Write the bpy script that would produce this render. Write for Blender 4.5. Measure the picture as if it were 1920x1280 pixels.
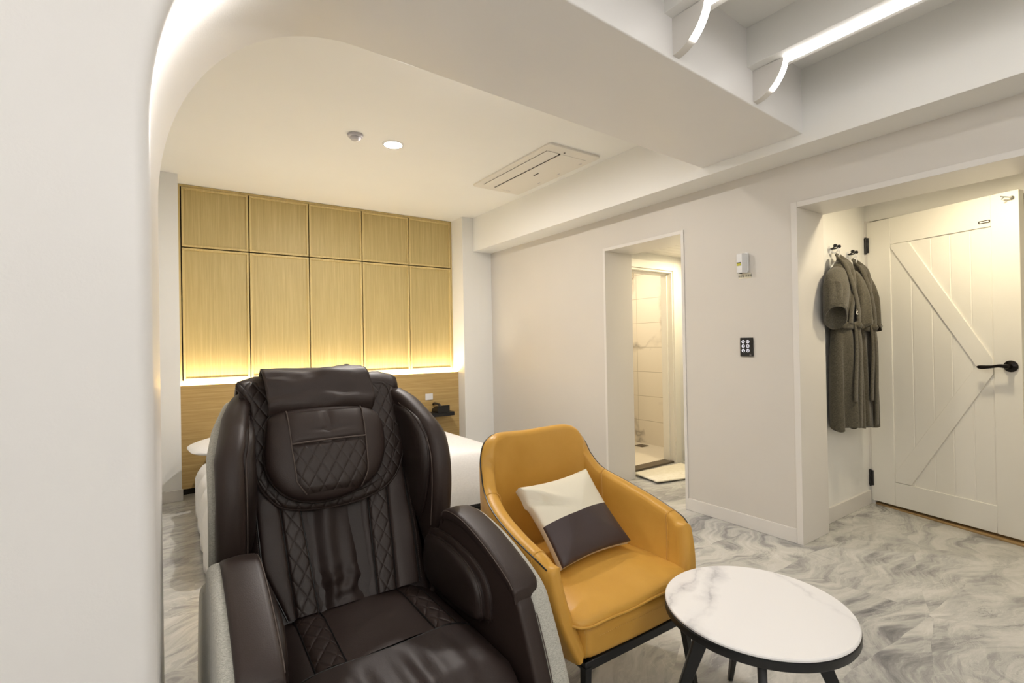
import bpy, bmesh, math, random
from mathutils import Vector, Matrix, noise
random.seed(7)
for _o in list(bpy.data.objects): bpy.data.objects.remove(_o)
S = bpy.context.scene
COL = S.collection
PI = math.pi

# ------------------------------------------------------------------ camera
cam_d = bpy.data.cameras.new('camera'); cam = bpy.data.objects.new('camera', cam_d); COL.objects.link(cam)
cam_d.sensor_width = 36.0; cam_d.lens = 925.47 / 1920 * 36; cam_d.clip_start = 0.02; cam_d.clip_end = 60
_f = 925.4729
_y = Vector((322 - 960, 656 - 640, _f)).normalized()
_x = Vector((2302 - 960, 621 - 640, _f)).normalized(); _x = (_x - _y * _x.dot(_y)).normalized()
_z = _x.cross(_y)
R = Matrix(((_x[0], -_x[1], -_x[2]), (_y[0], -_y[1], -_y[2]), (_z[0], -_z[1], -_z[2])))
cam.matrix_world = Matrix.Translation((0, 0, 1.27)) @ R.to_4x4()
S.camera = cam

# ------------------------------------------------------------------ world, exposure
w = bpy.data.worlds.new('World'); S.world = w; w.use_nodes = True
w.node_tree.nodes['Background'].inputs[0].default_value = (1.0, 0.93, 0.82, 1)
w.node_tree.nodes['Background'].inputs[1].default_value = 0.02
S.view_settings.view_transform = 'Standard'; S.view_settings.look = 'None'
S.view_settings.gamma = 1.0; S.view_settings.use_curve_mapping = False
S.view_settings.exposure = 0.45
# light levels of the lamps built further down
LED_STRIP = 4.9; LED_COL = (1.0, 0.97, 0.945)
HEAD_STRIP = 56.0; HEAD_COL = (1.0, 0.92, 0.74)
DOWN_W = 29.0; DOWN_COL = (1.0, 0.94, 0.89)
NICHE_W = 8.0; NICHE_COL = (1.0, 0.85, 0.58)
HALL_W = 8.5; HALL_COL = (1.0, 0.84, 0.55)
BATH_W = 7.0; BATH_COL = (1.0, 0.88, 0.70)
OPAL_FILL = 12.0; OPAL_FILL_COL = (1.0, 0.97, 0.95)

# ------------------------------------------------------------------ materials
def lin(c):
    return tuple(((v / 255) / 12.92 if v / 255 <= 0.04045 else ((v / 255 + 0.055) / 1.055) ** 2.4) for v in c) + (1,)
class NT:
    def __init__(s, name):
        s.m = bpy.data.materials.new(name); s.m.use_nodes = True; s.t = s.m.node_tree; s.b = s.t.nodes['Principled BSDF']
    def n(s, typ, **kw):
        nd = s.t.nodes.new(typ)
        for k, v in kw.items():
            if k.startswith('i_'):
                k = k[2:]; nd.inputs[int(k) if k.isdigit() else k].default_value = v
            else: setattr(nd, k, v)
        return nd
    def l(s, a, b): s.t.links.new(a, b)
    def coord(s, scale=(1, 1, 1), rot=(0, 0, 0), kind='Object'):
        c = s.n('ShaderNodeTexCoord'); mp = s.n('ShaderNodeMapping'); mp.inputs['Scale'].default_value = scale; mp.inputs['Rotation'].default_value = rot
        s.l(c.outputs[kind], mp.inputs[0]); return mp.outputs[0]
    def noise(s, vec, scale, detail=4, rough=0.5, dist=0.0):
        nz = s.n('ShaderNodeTexNoise'); nz.inputs['Scale'].default_value = scale; nz.inputs['Detail'].default_value = detail
        nz.inputs['Roughness'].default_value = rough; nz.inputs['Distortion'].default_value = dist; s.l(vec, nz.inputs[0]); return nz.outputs[0]
    def ramp(s, fac, stops):
        r = s.n('ShaderNodeValToRGB'); e = r.color_ramp.elements
        while len(e) < len(stops): e.new(0.5)
        for i, (p, c) in enumerate(stops): e[i].position = p; e[i].color = c if len(c) == 4 else tuple(c) + (1,)
        s.l(fac, r.inputs[0]); return r.outputs[0]
    def math(s, op, a, b=None, c=None):
        m = s.n('ShaderNodeMath', operation=op)
        for i, v in enumerate((a, b, c)):
            if v is None: continue
            if isinstance(v, (int, float)): m.inputs[i].default_value = v
            else: s.l(v, m.inputs[i])
        return m.outputs[0]
    def mix(s, fac, a, b, mode='MIX'):
        m = s.n('ShaderNodeMix', data_type='RGBA', blend_type=mode)
        for i, v in ((0, fac), (6, a), (7, b)):
            if isinstance(v, (int, float)): m.inputs[i].default_value = v
            elif isinstance(v, tuple): m.inputs[i].default_value = v
            else: s.l(v, m.inputs[i])
        return m.outputs[2]
    def bump(s, h, strength=0.2, dist=0.01, prev=None):
        b = s.n('ShaderNodeBump'); b.inputs['Strength'].default_value = strength; b.inputs['Distance'].default_value = dist
        s.l(h, b.inputs['Height'])
        if prev is not None: s.l(prev, b.inputs['Normal'])
        return b.outputs[0]
    def fin(s, col=None, rough=None, normal=None, metal=0, spec=None, coat=0, emit=None, es=0, sheen=0):
        for k, v in (('Base Color', col), ('Roughness', rough), ('Normal', normal)):
            if v is None: continue
            if isinstance(v, (int, float, tuple)): s.b.inputs[k].default_value = v
            else: s.l(v, s.b.inputs[k])
        s.b.inputs['Metallic'].default_value = metal
        if spec is not None: s.b.inputs['Specular IOR Level'].default_value = spec
        if coat: s.b.inputs['Coat Weight'].default_value = coat; s.b.inputs['Coat Roughness'].default_value = 0.08
        if sheen: s.b.inputs['Sheen Weight'].default_value = sheen
        if emit: s.b.inputs['Emission Color'].default_value = emit; s.b.inputs['Emission Strength'].default_value = es
        return s.m
M = {}
def plain(name, c, rough=0.5, metal=0, spec=None, bump=0, coat=0):
    t = NT(name); nm = None
    v = t.coord()
    nz = t.noise(v, 6, 3)
    col = t.mix(t.math('MULTIPLY', nz, 0.10), lin(c), tuple(x * 0.9 for x in lin(c)[:3]) + (1,))
    if bump: nm = t.bump(t.noise(v, 90, 2), bump, 0.002)
    M[name] = t.fin(col, rough, nm, metal, spec, coat); return M[name]
def emis(name, c, s):
    t = NT(name); M[name] = t.fin((0.8, 0.8, 0.8, 1), 0.5, emit=tuple(c) + (1,), es=s); return M[name]
def paint(name, c, rough=0.42, b=0.06):
    t = NT(name); v = t.coord(); nz = t.noise(v, 2.2, 3, 0.5)
    col = t.mix(nz, lin(c), lin(tuple(max(0, x - 5) for x in c)))
    h = t.noise(v, 160, 2, 0.6)
    M[name] = t.fin(col, rough, t.bump(h, b, 0.002), spec=0.4); return M[name]
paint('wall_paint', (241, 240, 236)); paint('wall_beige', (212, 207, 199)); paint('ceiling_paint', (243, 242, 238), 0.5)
paint('arch_paint', (240, 238, 236), 0.36, 0.10); paint('trim_paint', (224, 220, 214), 0.35, 0.03)
paint('door_paint', (242, 239, 230), 0.38, 0.03)
plain('white_plastic', (226, 226, 226), 0.35); plain('grey_plastic', (190, 186, 188), 0.4)
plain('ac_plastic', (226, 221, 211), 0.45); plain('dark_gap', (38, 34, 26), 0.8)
plain('black_metal', (22, 22, 24), 0.38, spec=0.5, bump=0.08); plain('black_wood', (20, 20, 21), 0.42, bump=0.12)
plain('oil_bronze', (26, 20, 17), 0.22, metal=0.6); plain('black_plastic', (20, 20, 20), 0.35)
plain('brass', (180, 150, 90), 0.3, metal=1); plain('chrome', (200, 200, 196), 0.22, metal=1)
plain('orange_label', (196, 138, 52), 0.5); plain('thread', (84, 72, 66), 0.7); plain('thread_tan', (214, 168, 92), 0.7)
plain('paper', (226, 219, 198), 0.8); plain('ink', (52, 44, 36), 0.8); plain('green_ink', (24, 40, 24), 0.7)
plain('sensor_window', (196, 190, 70), 0.3); plain('drain_metal', (120, 110, 96), 0.4, metal=0.8); plain('sill_wood_shade', (168, 138, 92), 0.6)
plain('dark_shell', (34, 30, 30), 0.6); plain('white_thread', (235, 230, 222), 0.7)
emis('led', LED_COL, LED_STRIP); emis('head_led', HEAD_COL, HEAD_STRIP); emis('down_led', (1, 0.93, 0.82), 22.0)
emis('opal', OPAL_FILL_COL, OPAL_FILL); emis('icon', (0.80, 0.80, 0.95), 0.5)

def wood(name, vertical, c1, c2, c3):
    t = NT(name)
    sc = (60, 60, 1.6) if vertical else (1.6, 60, 60)
    v = t.coord(sc); a = t.noise(v, 1.0, 5, 0.6, 0.15)
    v2 = t.coord((240, 240, 5) if vertical else (5, 240, 240)); b = t.noise(v2, 1.0, 3, 0.6)
    f = t.math('ADD', t.math('MULTIPLY', a, 0.65), t.math('MULTIPLY', b, 0.35))
    col = t.ramp(f, [(0.32, lin(c1)), (0.5, lin(c2)), (0.66, lin(c3))])
    M[name] = t.fin(col, 0.5, t.bump(f, 0.08, 0.002), spec=0.35)
wood('oak_vertical', True, (180, 160, 106), (193, 173, 118), (206, 187, 133))
wood('oak_horizontal', False, (165, 136, 82), (184, 155, 100), (196, 168, 114))
wood('oak_edge', True, (198, 174, 116), (208, 186, 128), (218, 196, 140))

def marble_floor():
    t = NT('swirl_floor'); v = t.coord()
    def warp(vec, scale, amt, det=3):
        n = t.n('ShaderNodeTexNoise'); n.inputs['Scale'].default_value = scale; n.inputs['Detail'].default_value = det; t.l(vec, n.inputs[0])
        c = t.n('ShaderNodeVectorMath', operation='SUBTRACT'); t.l(n.outputs[1], c.inputs[0]); c.inputs[1].default_value = (0.5, 0.5, 0.5)
        m = t.n('ShaderNodeVectorMath', operation='MULTIPLY_ADD'); t.l(c.outputs[0], m.inputs[0]); m.inputs[1].default_value = (amt, amt, 0); t.l(vec, m.inputs[2]); return m.outputs[0]
    def stretch(vec, rot, sc):
        mp = t.n('ShaderNodeMapping'); mp.inputs['Rotation'].default_value = (0, 0, rot); mp.inputs['Scale'].default_value = sc; t.l(vec, mp.inputs[0]); return mp.outputs[0]
    vor = t.n('ShaderNodeTexVoronoi'); vor.inputs['Scale'].default_value = 1.5; t.l(stretch(warp(v, 1.3, 0.25, 2), 0.9, (0.55, 1.7, 1)), vor.inputs[0])
    cc = t.n('ShaderNodeVectorMath', operation='SUBTRACT'); t.l(vor.outputs['Color'], cc.inputs[0]); cc.inputs[1].default_value = (0.5, 0.5, 0.5)
    off = t.n('ShaderNodeVectorMath', operation='MULTIPLY_ADD'); t.l(cc.outputs[0], off.inputs[0]); off.inputs[1].default_value = (0.30, 0.30, 0); t.l(v, off.inputs[2]); v0 = v; v = off.outputs[0]
    w1 = warp(v, 0.7, 1.1, 2); w2 = warp(w1, 2.2, 0.30, 5)
    a1 = t.noise(stretch(w2, 0.75, (0.8, 4.2, 1)), 1.9, 12, 0.70)
    a2 = t.noise(stretch(warp(v, 1.6, 1.0, 3), -0.35, (1.0, 5.0, 1)), 1.7, 9, 0.68)
    sel = t.ramp(t.noise(v, 0.8, 2), [(0.40, (0, 0, 0, 1)), (0.60, (1, 1, 1, 1))])
    f = t.math('ADD', t.math('MULTIPLY', a1, t.math('SUBTRACT', 1.0, sel)), t.math('MULTIPLY', a2, sel)); f = t.math('ADD', f, t.math('MULTIPLY', t.math('SUBTRACT', t.noise(v, 0.9, 3), 0.5), 0.22))
    base = t.ramp(f, [(0.30, lin((104, 103, 106))), (0.40, lin((146, 145, 144))), (0.48, lin((180, 179, 174))), (0.56, lin((199, 197, 191))), (0.70, lin((219, 217, 212)))])
    # fine dark threads and pale ridges where colours were dragged
    d = t.math('ABSOLUTE', t.math('SUBTRACT', a1, 0.47))
    th = t.ramp(d, [(0.0, (1, 1, 1, 1)), (0.007, (0, 0, 0, 1))])
    msk = t.ramp(t.noise(v, 1.7, 4), [(0.50, (0, 0, 0, 1)), (0.64, (1, 1, 1, 1))])
    col = t.mix(t.math('MULTIPLY', t.math('MULTIPLY', th, msk), 0.75), base, lin((88, 86, 86)))
    d2 = t.math('ABSOLUTE', t.math('SUBTRACT', a2, 0.53)); th2 = t.ramp(d2, [(0.0, (1, 1, 1, 1)), (0.010, (0, 0, 0, 1))])
    col = t.mix(t.math('MULTIPLY', th2, 0.35), col, lin((226, 224, 216)))
    r = t.math('MULTIPLY_ADD', f, 0.14, 0.12)
    M['swirl_floor'] = t.fin(col, r, t.bump(t.noise(v, 5, 3), 0.03, 0.01), spec=0.45)
marble_floor()

def veined(name, base, vein, scale, thr=0.06, tile=None, rough=0.2):
    t = NT(name); v = t.coord()
    n1 = t.n('ShaderNodeTexNoise'); n1.inputs['Scale'].default_value = scale * 0.8; n1.inputs['Detail'].default_value = 6; t.l(v, n1.inputs[0])
    sb = t.n('ShaderNodeVectorMath', operation='MULTIPLY_ADD'); t.l(n1.outputs[1], sb.inputs[0]); sb.inputs[1].default_value = (1 / scale,) * 3; t.l(v, sb.inputs[2])
    nz = t.noise(sb.outputs[0], scale * 0.6, 3, 0.5)
    d = t.math('ABSOLUTE', t.math('SUBTRACT', nz, 0.5))
    f = t.ramp(d, [(0.0, (1, 1, 1, 1)), (thr * 0.35, (0.5, 0.5, 0.5, 1)), (thr, (0, 0, 0, 1))])
    msk = t.ramp(t.noise(v, scale * 0.7, 2), [(0.48, (0, 0, 0, 1)), (0.6, (1, 1, 1, 1))])
    col = t.mix(t.math('MULTIPLY', f, msk), lin(base), lin(vein)); nm = None
    if tile:
        br = t.n('ShaderNodeTexBrick'); br.offset = 0.0; br.inputs['Scale'].default_value = 1.0; br.inputs['Mortar Size'].default_value = 0.003
        br.inputs['Brick Width'].default_value = tile[0]; br.inputs['Row Height'].default_value = tile[1]
        c = t.n('ShaderNodeTexCoord'); sp = t.n('ShaderNodeSeparateXYZ'); t.l(c.outputs['Object'], sp.inputs[0])
        cb = t.n('ShaderNodeCombineXYZ'); t.l(t.math('ADD', sp.outputs[0], sp.outputs[1]), cb.inputs[0]); t.l(sp.outputs[2], cb.inputs[1]); t.l(cb.outputs[0], br.inputs[0])
        col = t.mix(br.outputs['Fac'], col, lin((196, 186, 166)))
    M[name] = t.fin(col, rough, nm, spec=0.5)
def table_marble():
    t = NT('table_marble'); v = t.coord(); sp = t.n('ShaderNodeSeparateXYZ'); t.l(v, sp.inputs[0]); x, y = sp.outputs[0], sp.outputs[1]
    n = t.math('SUBTRACT', t.noise(v, 7, 6, 0.6), 0.5)
    def band(a, b, c, w0, w1, n_amt):
        d = t.math('ABSOLUTE', t.math('ADD', t.math('ADD', t.math('MULTIPLY', x, a), t.math('MULTIPLY', y, b)), t.math('ADD', t.math('MULTIPLY', n, n_amt), c)))
        return t.ramp(d, [(0.0, (1, 1, 1, 1)), (w0, (0.45, 0.45, 0.45, 1)), (w1, (0, 0, 0, 1))])
    b1 = band(-0.42, 0.907, -0.140, 0.012, 0.040, 0.16); b2 = band(-0.25, 0.97, -0.222, 0.008, 0.03, 0.16); b3 = band(-0.9, 0.43, 0.12 + 0.10, 0.006, 0.022, 0.2)
    cl = t.ramp(t.noise(v, 9, 3), [(0.40, (0.25, 0.25, 0.25, 1)), (0.62, (1, 1, 1, 1))])
    f = t.math('MULTIPLY', t.math('MAXIMUM', b1, t.math('MAXIMUM', b2, t.math('MULTIPLY', b3, 0.5))), cl)
    M['table_marble'] = t.fin(t.mix(t.math('MULTIPLY', f, 0.75), lin((243, 241, 239)), lin((176, 174, 177))), 0.25, spec=0.5)
table_marble()
veined('bath_tile', (238, 230, 214), (170, 162, 148), 2.6, 0.045, tile=(0.6, 0.3), rough=0.2)
plain('bath_floor', (240, 232, 216), 0.3)

def leather(name, c, rough, quilt=None, scale=320, var=8, folds=0):
    t = NT(name); v = t.coord()
    nz = t.noise(v, 9, 3); c2 = tuple(max(0, x - var) for x in c)
    col = t.mix(nz, lin(c), lin(c2))
    vo = t.n('ShaderNodeTexVoronoi'); vo.inputs['Scale'].default_value = scale; t.l(v, vo.inputs[0])
    nm = t.bump(vo.outputs[0], 0.10, 0.0015)
    if folds:
        nm = t.bump(t.noise(t.coord((2.2, 1, 5)), 5, 3, 0.55, 0.8), folds, 0.02, nm)
    if quilt:
        # stitched diamonds in the plane (x, along-back)
        sp = t.n('ShaderNodeSeparateXYZ'); t.l(v, sp.inputs[0]); px, pz = quilt
        up = t.math('ADD', t.math('MULTIPLY', sp.outputs[1], 0.47), t.math('MULTIPLY', sp.outputs[2], 0.88)) if quilt[1] != 'flat' else sp.outputs[1]
        s = px
        a = t.math('MULTIPLY', sp.outputs[0], 1 / s); b = t.math('MULTIPLY', up, 1 / (s * 1.55))
        hs = []
        for sg in ('ADD', 'SUBTRACT'):
            q = t.math('FRACT', t.math('ADD', t.math(sg, a, b), 50.0)); q = t.math('ABSOLUTE', t.math('SUBTRACT', q, 0.5)); hs.append(q)
        mx = t.math('MAXIMUM', hs[0], hs[1])   # 0.5 on a seam
        h = t.math('POWER', t.math('MULTIPLY', mx, 2.0), 5.0)
        hh = t.math('SUBTRACT', 1.0, h)
        nm = t.bump(hh, 0.42, 0.006, nm)
        seam = t.ramp(mx, [(0.0, (0, 0, 0, 1)), (0.475, (0, 0, 0, 1)), (0.495, (1, 1, 1, 1))])
        col = t.mix(t.math('MULTIPLY', seam, 0.35), col, lin((14, 11, 11)))
    M[name] = t.fin(col, rough, nm, spec=0.30 if 'tan' in name else 0.42)
leather('brown_leather', (42, 32, 29), 0.45, folds=0.05); leather('brown_leather_smooth', (50, 38, 34), 0.50)
leather('quilted_leather', (47, 36, 32), 0.46, quilt=(0.046, 'back')); leather('quilted_seat', (46, 34, 30), 0.48, quilt=(0.05, 'flat'))
leather('draped_leather', (46, 35, 32), 0.52, folds=0.08)
leather('tan_leather', (214, 164, 78), 0.36, scale=260, var=18); 
def pillow_mat():
    t = NT('pillow_leather'); v = t.coord(); sp = t.n('ShaderNodeSeparateXYZ'); t.l(v, sp.inputs[0])
    lim = t.math('MULTIPLY_ADD', sp.outputs[0], 0.05, -0.006); low = t.math('LESS_THAN', sp.outputs[1], lim); frt = t.math('GREATER_THAN', sp.outputs[2], 0.021)
    col = t.mix(t.math('MULTIPLY', low, frt), lin((228, 221, 201)), lin((66, 54, 54)))
    nm = t.bump(t.noise(t.coord((2.2, 1, 5)), 5, 3, 0.55, 0.8), 0.10, 0.02)
    M['pillow_leather'] = t.fin(col, 0.38, nm, spec=0.45)
pillow_mat()

def weave(name, c1, c2, s, rough=0.9, b=0.4, diag=False):
    t = NT(name); v = t.coord()
    nx = t.noise(t.coord((s * 0.12, s, s * 0.12)), 1, 2); ny = t.noise(t.coord((s, s * 0.12, s)), 1, 2)
    nz2 = t.noise(t.coord((s * .1, s * .1, s)), 1, 2)
    f = t.math('MULTIPLY_ADD', t.math('ADD', t.math('ADD', nx, ny), nz2), 0.333, 0.0)
    col = t.ramp(f, [(0.38, lin(c1)), (0.6, lin(c2))])
    M[name] = t.fin(col, rough, t.bump(f, b, 0.003), spec=0.2, sheen=0.2)
weave('grey_weave', (146, 144, 134), (204, 202, 192), 1500, 0.9, 0.22); weave('robe_cloth', (54, 51, 44), (104, 98, 83), 700, 0.95, 0.4)
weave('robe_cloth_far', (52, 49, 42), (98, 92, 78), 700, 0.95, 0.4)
weave('towel_cloth', (228, 220, 196), (244, 238, 220), 300, 0.95, 0.5); weave('bed_linen', (232, 230, 228), (242, 240, 238), 500, 0.85, 0.1)

# ------------------------------------------------------------------ mesh helpers
def finish(bm, ang=38):
    bmesh.ops.recalc_face_normals(bm, faces=bm.faces[:])
    for f in bm.faces: f.smooth = True
    ca = math.radians(ang)
    for e in bm.edges:
        if len(e.link_faces) == 2 and e.calc_face_angle(0) > ca: e.smooth = False
def obj(name, bm, mat, parent=None, loc=None, rot=None, ang=38, wn=False, recalc=True):
    if recalc: finish(bm, ang)
    me = bpy.data.meshes.new(name); bm.to_mesh(me); bm.free()
    for m in (mat if isinstance(mat, (list, tuple)) else [mat]): me.materials.append(M[m])
    o = bpy.data.objects.new(name, me); COL.objects.link(o)
    if loc: o.location = loc
    if rot: o.rotation_euler = rot
    if parent: o.parent = parent
    if wn:
        md = o.modifiers.new('normals', 'WEIGHTED_NORMAL'); md.keep_sharp = True; md.weight = 90
    return o
def tag(o, label=None, cat=None, group=None, kind=None):
    for k, v in (('label', label), ('category', cat), ('group', group), ('kind', kind)):
        if v: o[k] = v
    return o
def empty(name, loc=(0, 0, 0), rz=0, **kw):
    o = bpy.data.objects.new(name, None); COL.objects.link(o); o.location = loc; o.rotation_euler = (0, 0, rz); o.empty_display_size = 0.1
    return tag(o, **kw)
def B(): return bmesh.new()
def add_box(bm, x0, x1, y0, y1, z0, z1, bev=0, seg=2, mi=0, mat=None):
    vs = [bm.verts.new((x, y, z)) for z in (z0, z1) for y in (y0, y1) for x in (x0, x1)]
    fs = [bm.faces.new([vs[i] for i in q]) for q in ((0, 2, 3, 1), (4, 5, 7, 6), (0, 1, 5, 4), (2, 6, 7, 3), (0, 4, 6, 2), (1, 3, 7, 5))]
    for f in fs: f.material_index = mi
    if bev:
        es = {e for f in fs for e in f.edges}
        r = bmesh.ops.bevel(bm, geom=list(es), offset=bev, segments=seg, profile=0.5, affect='EDGES')
        vs = list({v for f in r['faces'] for v in f.verts} | {v for v in vs if v.is_valid})
    if mat is not None:
        for v in vs: v.co = mat @ v.co
    return vs
def bx(name, dims, mat, parent=None, bev=0, seg=2, **k):
    bm = B(); add_box(bm, *dims, bev=bev, seg=seg); return obj(name, bm, mat, parent, wn=bev > 0, **k)
def cr(pts, n, closed=False):
    P = [Vector(p) for p in pts]; out = []; N = len(P)
    rng = range(N if closed else N - 1)
    for i in rng:
        g = lambda k: P[k % N] if closed else P[min(max(k, 0), N - 1)]
        p0, p1, p2, p3 = g(i - 1), g(i), g(i + 1), g(i + 2)
        for j in range(n):
            t = j / n
            out.append(0.5 * ((2 * p1) + (p2 - p0) * t + (2 * p0 - 5 * p1 + 4 * p2 - p3) * t * t + (3 * p1 - p0 - 3 * p2 + p3) * t ** 3))
    if not closed: out.append(P[-1])
    return out
def add_tube(bm, pts, r, seg=8, closed=False, cap=True, mi=0, flat=1.0):
    P = [Vector(p) for p in pts]; n = len(P); rings = []
    up = Vector((0, 0, 1))
    for i, p in enumerate(P):
        a = P[(i - 1) % n] if closed else P[max(i - 1, 0)]; b = P[(i + 1) % n] if closed else P[min(i + 1, n - 1)]
        t = (b - a).normalized() if (b - a).length > 1e-9 else Vector((0, 0, 1))
        ref = up if abs(t.dot(up)) < 0.95 else Vector((1, 0, 0))
        if i and rings: 
            ref = prev_v
        u = (ref - t * ref.dot(t)); u = u.normalized() if u.length > 1e-6 else t.orthogonal().normalized(); prev_v = u
        v = t.cross(u); rr = r[i] if isinstance(r, (list, tuple)) else r
        rings.append([bm.verts.new(p + u * math.cos(2 * PI * k / seg) * rr * flat + v * math.sin(2 * PI * k / seg) * rr) for k in range(seg)])
    m = n if closed else n - 1
    for i in range(m):
        A, C = rings[i], rings[(i + 1) % n]
        for k in range(seg):
            f = bm.faces.new((A[k], A[(k + 1) % seg], C[(k + 1) % seg], C[k])); f.material_index = mi
    if cap and not closed:
        for rg in (rings[0], rings[-1]):
            f = bm.faces.new(rg); f.material_index = mi
def add_lathe(bm, prof, seg=40, mat=None, mi=0):
    rings = []
    for r, z in prof:
        if r < 1e-5: rings.append([bm.verts.new((0, 0, z))])
        else: rings.append([bm.verts.new((r * math.cos(2 * PI * k / seg), r * math.sin(2 * PI * k / seg), z)) for k in range(seg)])
    allv = [v for r in rings for v in r]
    for A, C in zip(rings, rings[1:]):
        for k in range(seg):
            k2 = (k + 1) % seg
            if len(A) == 1 and len(C) == 1: continue
            if len(A) == 1: f = bm.faces.new((A[0], C[k], C[k2]))
            elif len(C) == 1: f = bm.faces.new((A[k], A[k2], C[0]))
            else: f = bm.faces.new((A[k], A[k2], C[k2], C[k]))
            f.material_index = mi
    if mat is not None:
        for v in allv: v.co = mat @ v.co
def grid(bm, rows, closed=False, mi=0):
    V = [[bm.verts.new(p) for p in r] for r in rows]
    for i in range(len(V) - 1):
        n = len(V[i])
        for j in range(n if closed else n - 1):
            f = bm.faces.new((V[i][j], V[i][(j + 1) % n], V[i + 1][(j + 1) % n], V[i + 1][j])); f.material_index = mi
    return V
def add_prism(bm, poly, h0, h1, mp, bev=0.0, seg=3, mi=0):
    """poly: 2D outline; mp(a,b,h)->3D. bevelled edges by shrinking along normals."""
    n = len(poly); P = [Vector((p[0], p[1])) for p in poly]
    area = sum(P[i].x * P[(i + 1) % n].y - P[(i + 1) % n].x * P[i].y for i in range(n))
    sg = 1 if area > 0 else -1
    nr = []
    for i in range(n):
        e1 = (P[i] - P[i - 1]).normalized(); e2 = (P[(i + 1) % n] - P[i]).normalized()
        n1 = Vector((e1.y, -e1.x)) * sg; n2 = Vector((e2.y, -e2.x)) * sg; nn = n1 + n2
        nn = nn.normalized() if nn.length > 1e-6 else n1
        nr.append(nn / max(0.5, nn.dot(n1)))
    rings = []
    def ring(ins, h): rings.append([bm.verts.new(mp(*(P[i] - nr[i] * ins), h)) for i in range(n)])
    if bev > 0:
        for k in range(seg + 1):
            a = PI / 2 * k / seg; ring(bev * (1 - math.sin(a)), h0 + bev * (1 - math.cos(a)))
        for k in range(seg + 1):
            a = PI / 2 * k / seg; ring(bev * (1 - math.cos(a)), h1 - bev * (1 - math.sin(a)))
    else: ring(0, h0); ring(0, h1)
    for A, C in zip(rings, rings[1:]):
        for i in range(n):
            f = bm.faces.new((A[i], A[(i + 1) % n], C[(i + 1) % n], C[i])); f.material_index = mi
    for rg in (rings[0], rings[-1]):
        f = bm.faces.new(rg); f.material_index = mi
def add_puff(bm, poly, T, mp, h0=0.0, nr=9, p=2.4, back=True, mi=0, skirt=0.0, wob=0.0, center=None, mfun=None):
    """cushion: flat/low edge rising to T in the middle; star-shaped outline."""
    n = len(poly); P = [Vector((q[0], q[1])) for q in poly]
    c = Vector(center) if center else sum(P, Vector((0, 0))) / n
    rings = []
    if skirt: rings.append([bm.verts.new(mp(q.x, q.y, h0)) for q in P])
    base = h0 + skirt
    for k in range(nr):
        s = math.cos(PI / 2 * k / nr) if k else 1.0
        h = base + T * (1 - s ** p) ** (1 / p)
        rg = []
        for q in P:
            a = c + (q - c) * s
            hh = h + (wob * noise.noise(Vector((a.x * 9, a.y * 9, 3.1))) * (1 - s) if wob else 0)
            rg.append(bm.verts.new(mp(a.x, a.y, hh)))
        rings.append(rg)
    top = bm.verts.new(mp(c.x, c.y, base + T))
    for A, C in zip(rings, rings[1:]):
        for i in range(n):
            f = bm.faces.new((A[i], A[(i + 1) % n], C[(i + 1) % n], C[i])); f.material_index = mi
    for i in range(n):
        f = bm.faces.new((rings[-1][i], rings[-1][(i + 1) % n], top)); f.material_index = mi
    if back:
        f = bm.faces.new(rings[0]); f.material_index = mi
def rrect(x0, x1, y0, y1, r, n=6):
    out = []
    for cx, cy, a0 in ((x1 - r, y1 - r, 0), (x0 + r, y1 - r, 90), (x0 + r, y0 + r, 180), (x1 - r, y0 + r, 270)):
        for k in range(n + 1):
            a = math.radians(a0 + 90 * k / n); out.append((cx + r * math.cos(a), cy + r * math.sin(a)))
    return out
XYZ = lambda a, b, h: (a, b, h)
def struct(o): o['kind'] = 'structure'; return o
def lerp_tab(tab, x):
    tab = sorted(tab)
    if x <= tab[0][0]: return tab[0][1]
    for (a, b), (c, d) in zip(tab, tab[1:]):
        if x <= c: return b + (d - b) * (x - a) / (c - a)
    return tab[-1][1]
def sbox(name, dims, mat, bev=0): return struct(bx(name, dims, mat, bev=bev))

# ------------------------------------------------------------------ the room
sbox('floor', (-2.6, 5.3, -3.0, 5.6, -0.10, 0.0), 'swirl_floor')
XR = 3.19; YR = 1.52
# bedroom shell
bm = B()
add_box(bm, -1.0, 3.4, 5.36, 5.50, 0, 2.9)
struct(obj('wall_back', bm, 'wall_paint'))
sbox('wall_bedroom_left', (-1.1, -0.95, 1.9, 5.5, 0, 2.9), 'wall_paint')
bm = B(); add_box(bm, -0.96, 0.057, 5.03, 5.37, 0, 2.77); struct(obj('wall_pilaster_left', bm, 'wall_paint'))
bm = B(); add_box(bm, 2.803, 3.22, 5.045, 5.37, 0, 2.77); struct(obj('wall_pilaster_right', bm, 'wall_paint'))
sbox('ceiling', (-1.1, 3.3, 1.6, 5.5, 2.762, 2.9), 'ceiling_paint')
sbox('ceiling_lounge', (-2.6, 3.3, -3.0, 1.6, 2.79, 2.9), 'ceiling_paint')
# soffit along the right wall
sbox('wall_soffit', (2.943, XR + 0.02, -3.0, 5.06, 2.366, 2.85), 'wall_paint', bev=0.004)
# right wall with two openings: bathroom hall y 2.33..3.145, entry niche y 0.30..1.515
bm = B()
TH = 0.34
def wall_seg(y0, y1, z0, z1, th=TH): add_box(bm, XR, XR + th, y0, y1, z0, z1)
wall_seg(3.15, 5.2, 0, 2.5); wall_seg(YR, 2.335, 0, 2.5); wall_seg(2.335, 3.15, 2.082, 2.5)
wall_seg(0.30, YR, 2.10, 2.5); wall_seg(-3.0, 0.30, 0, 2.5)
struct(obj('wall_right', bm, 'wall_beige'))
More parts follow.
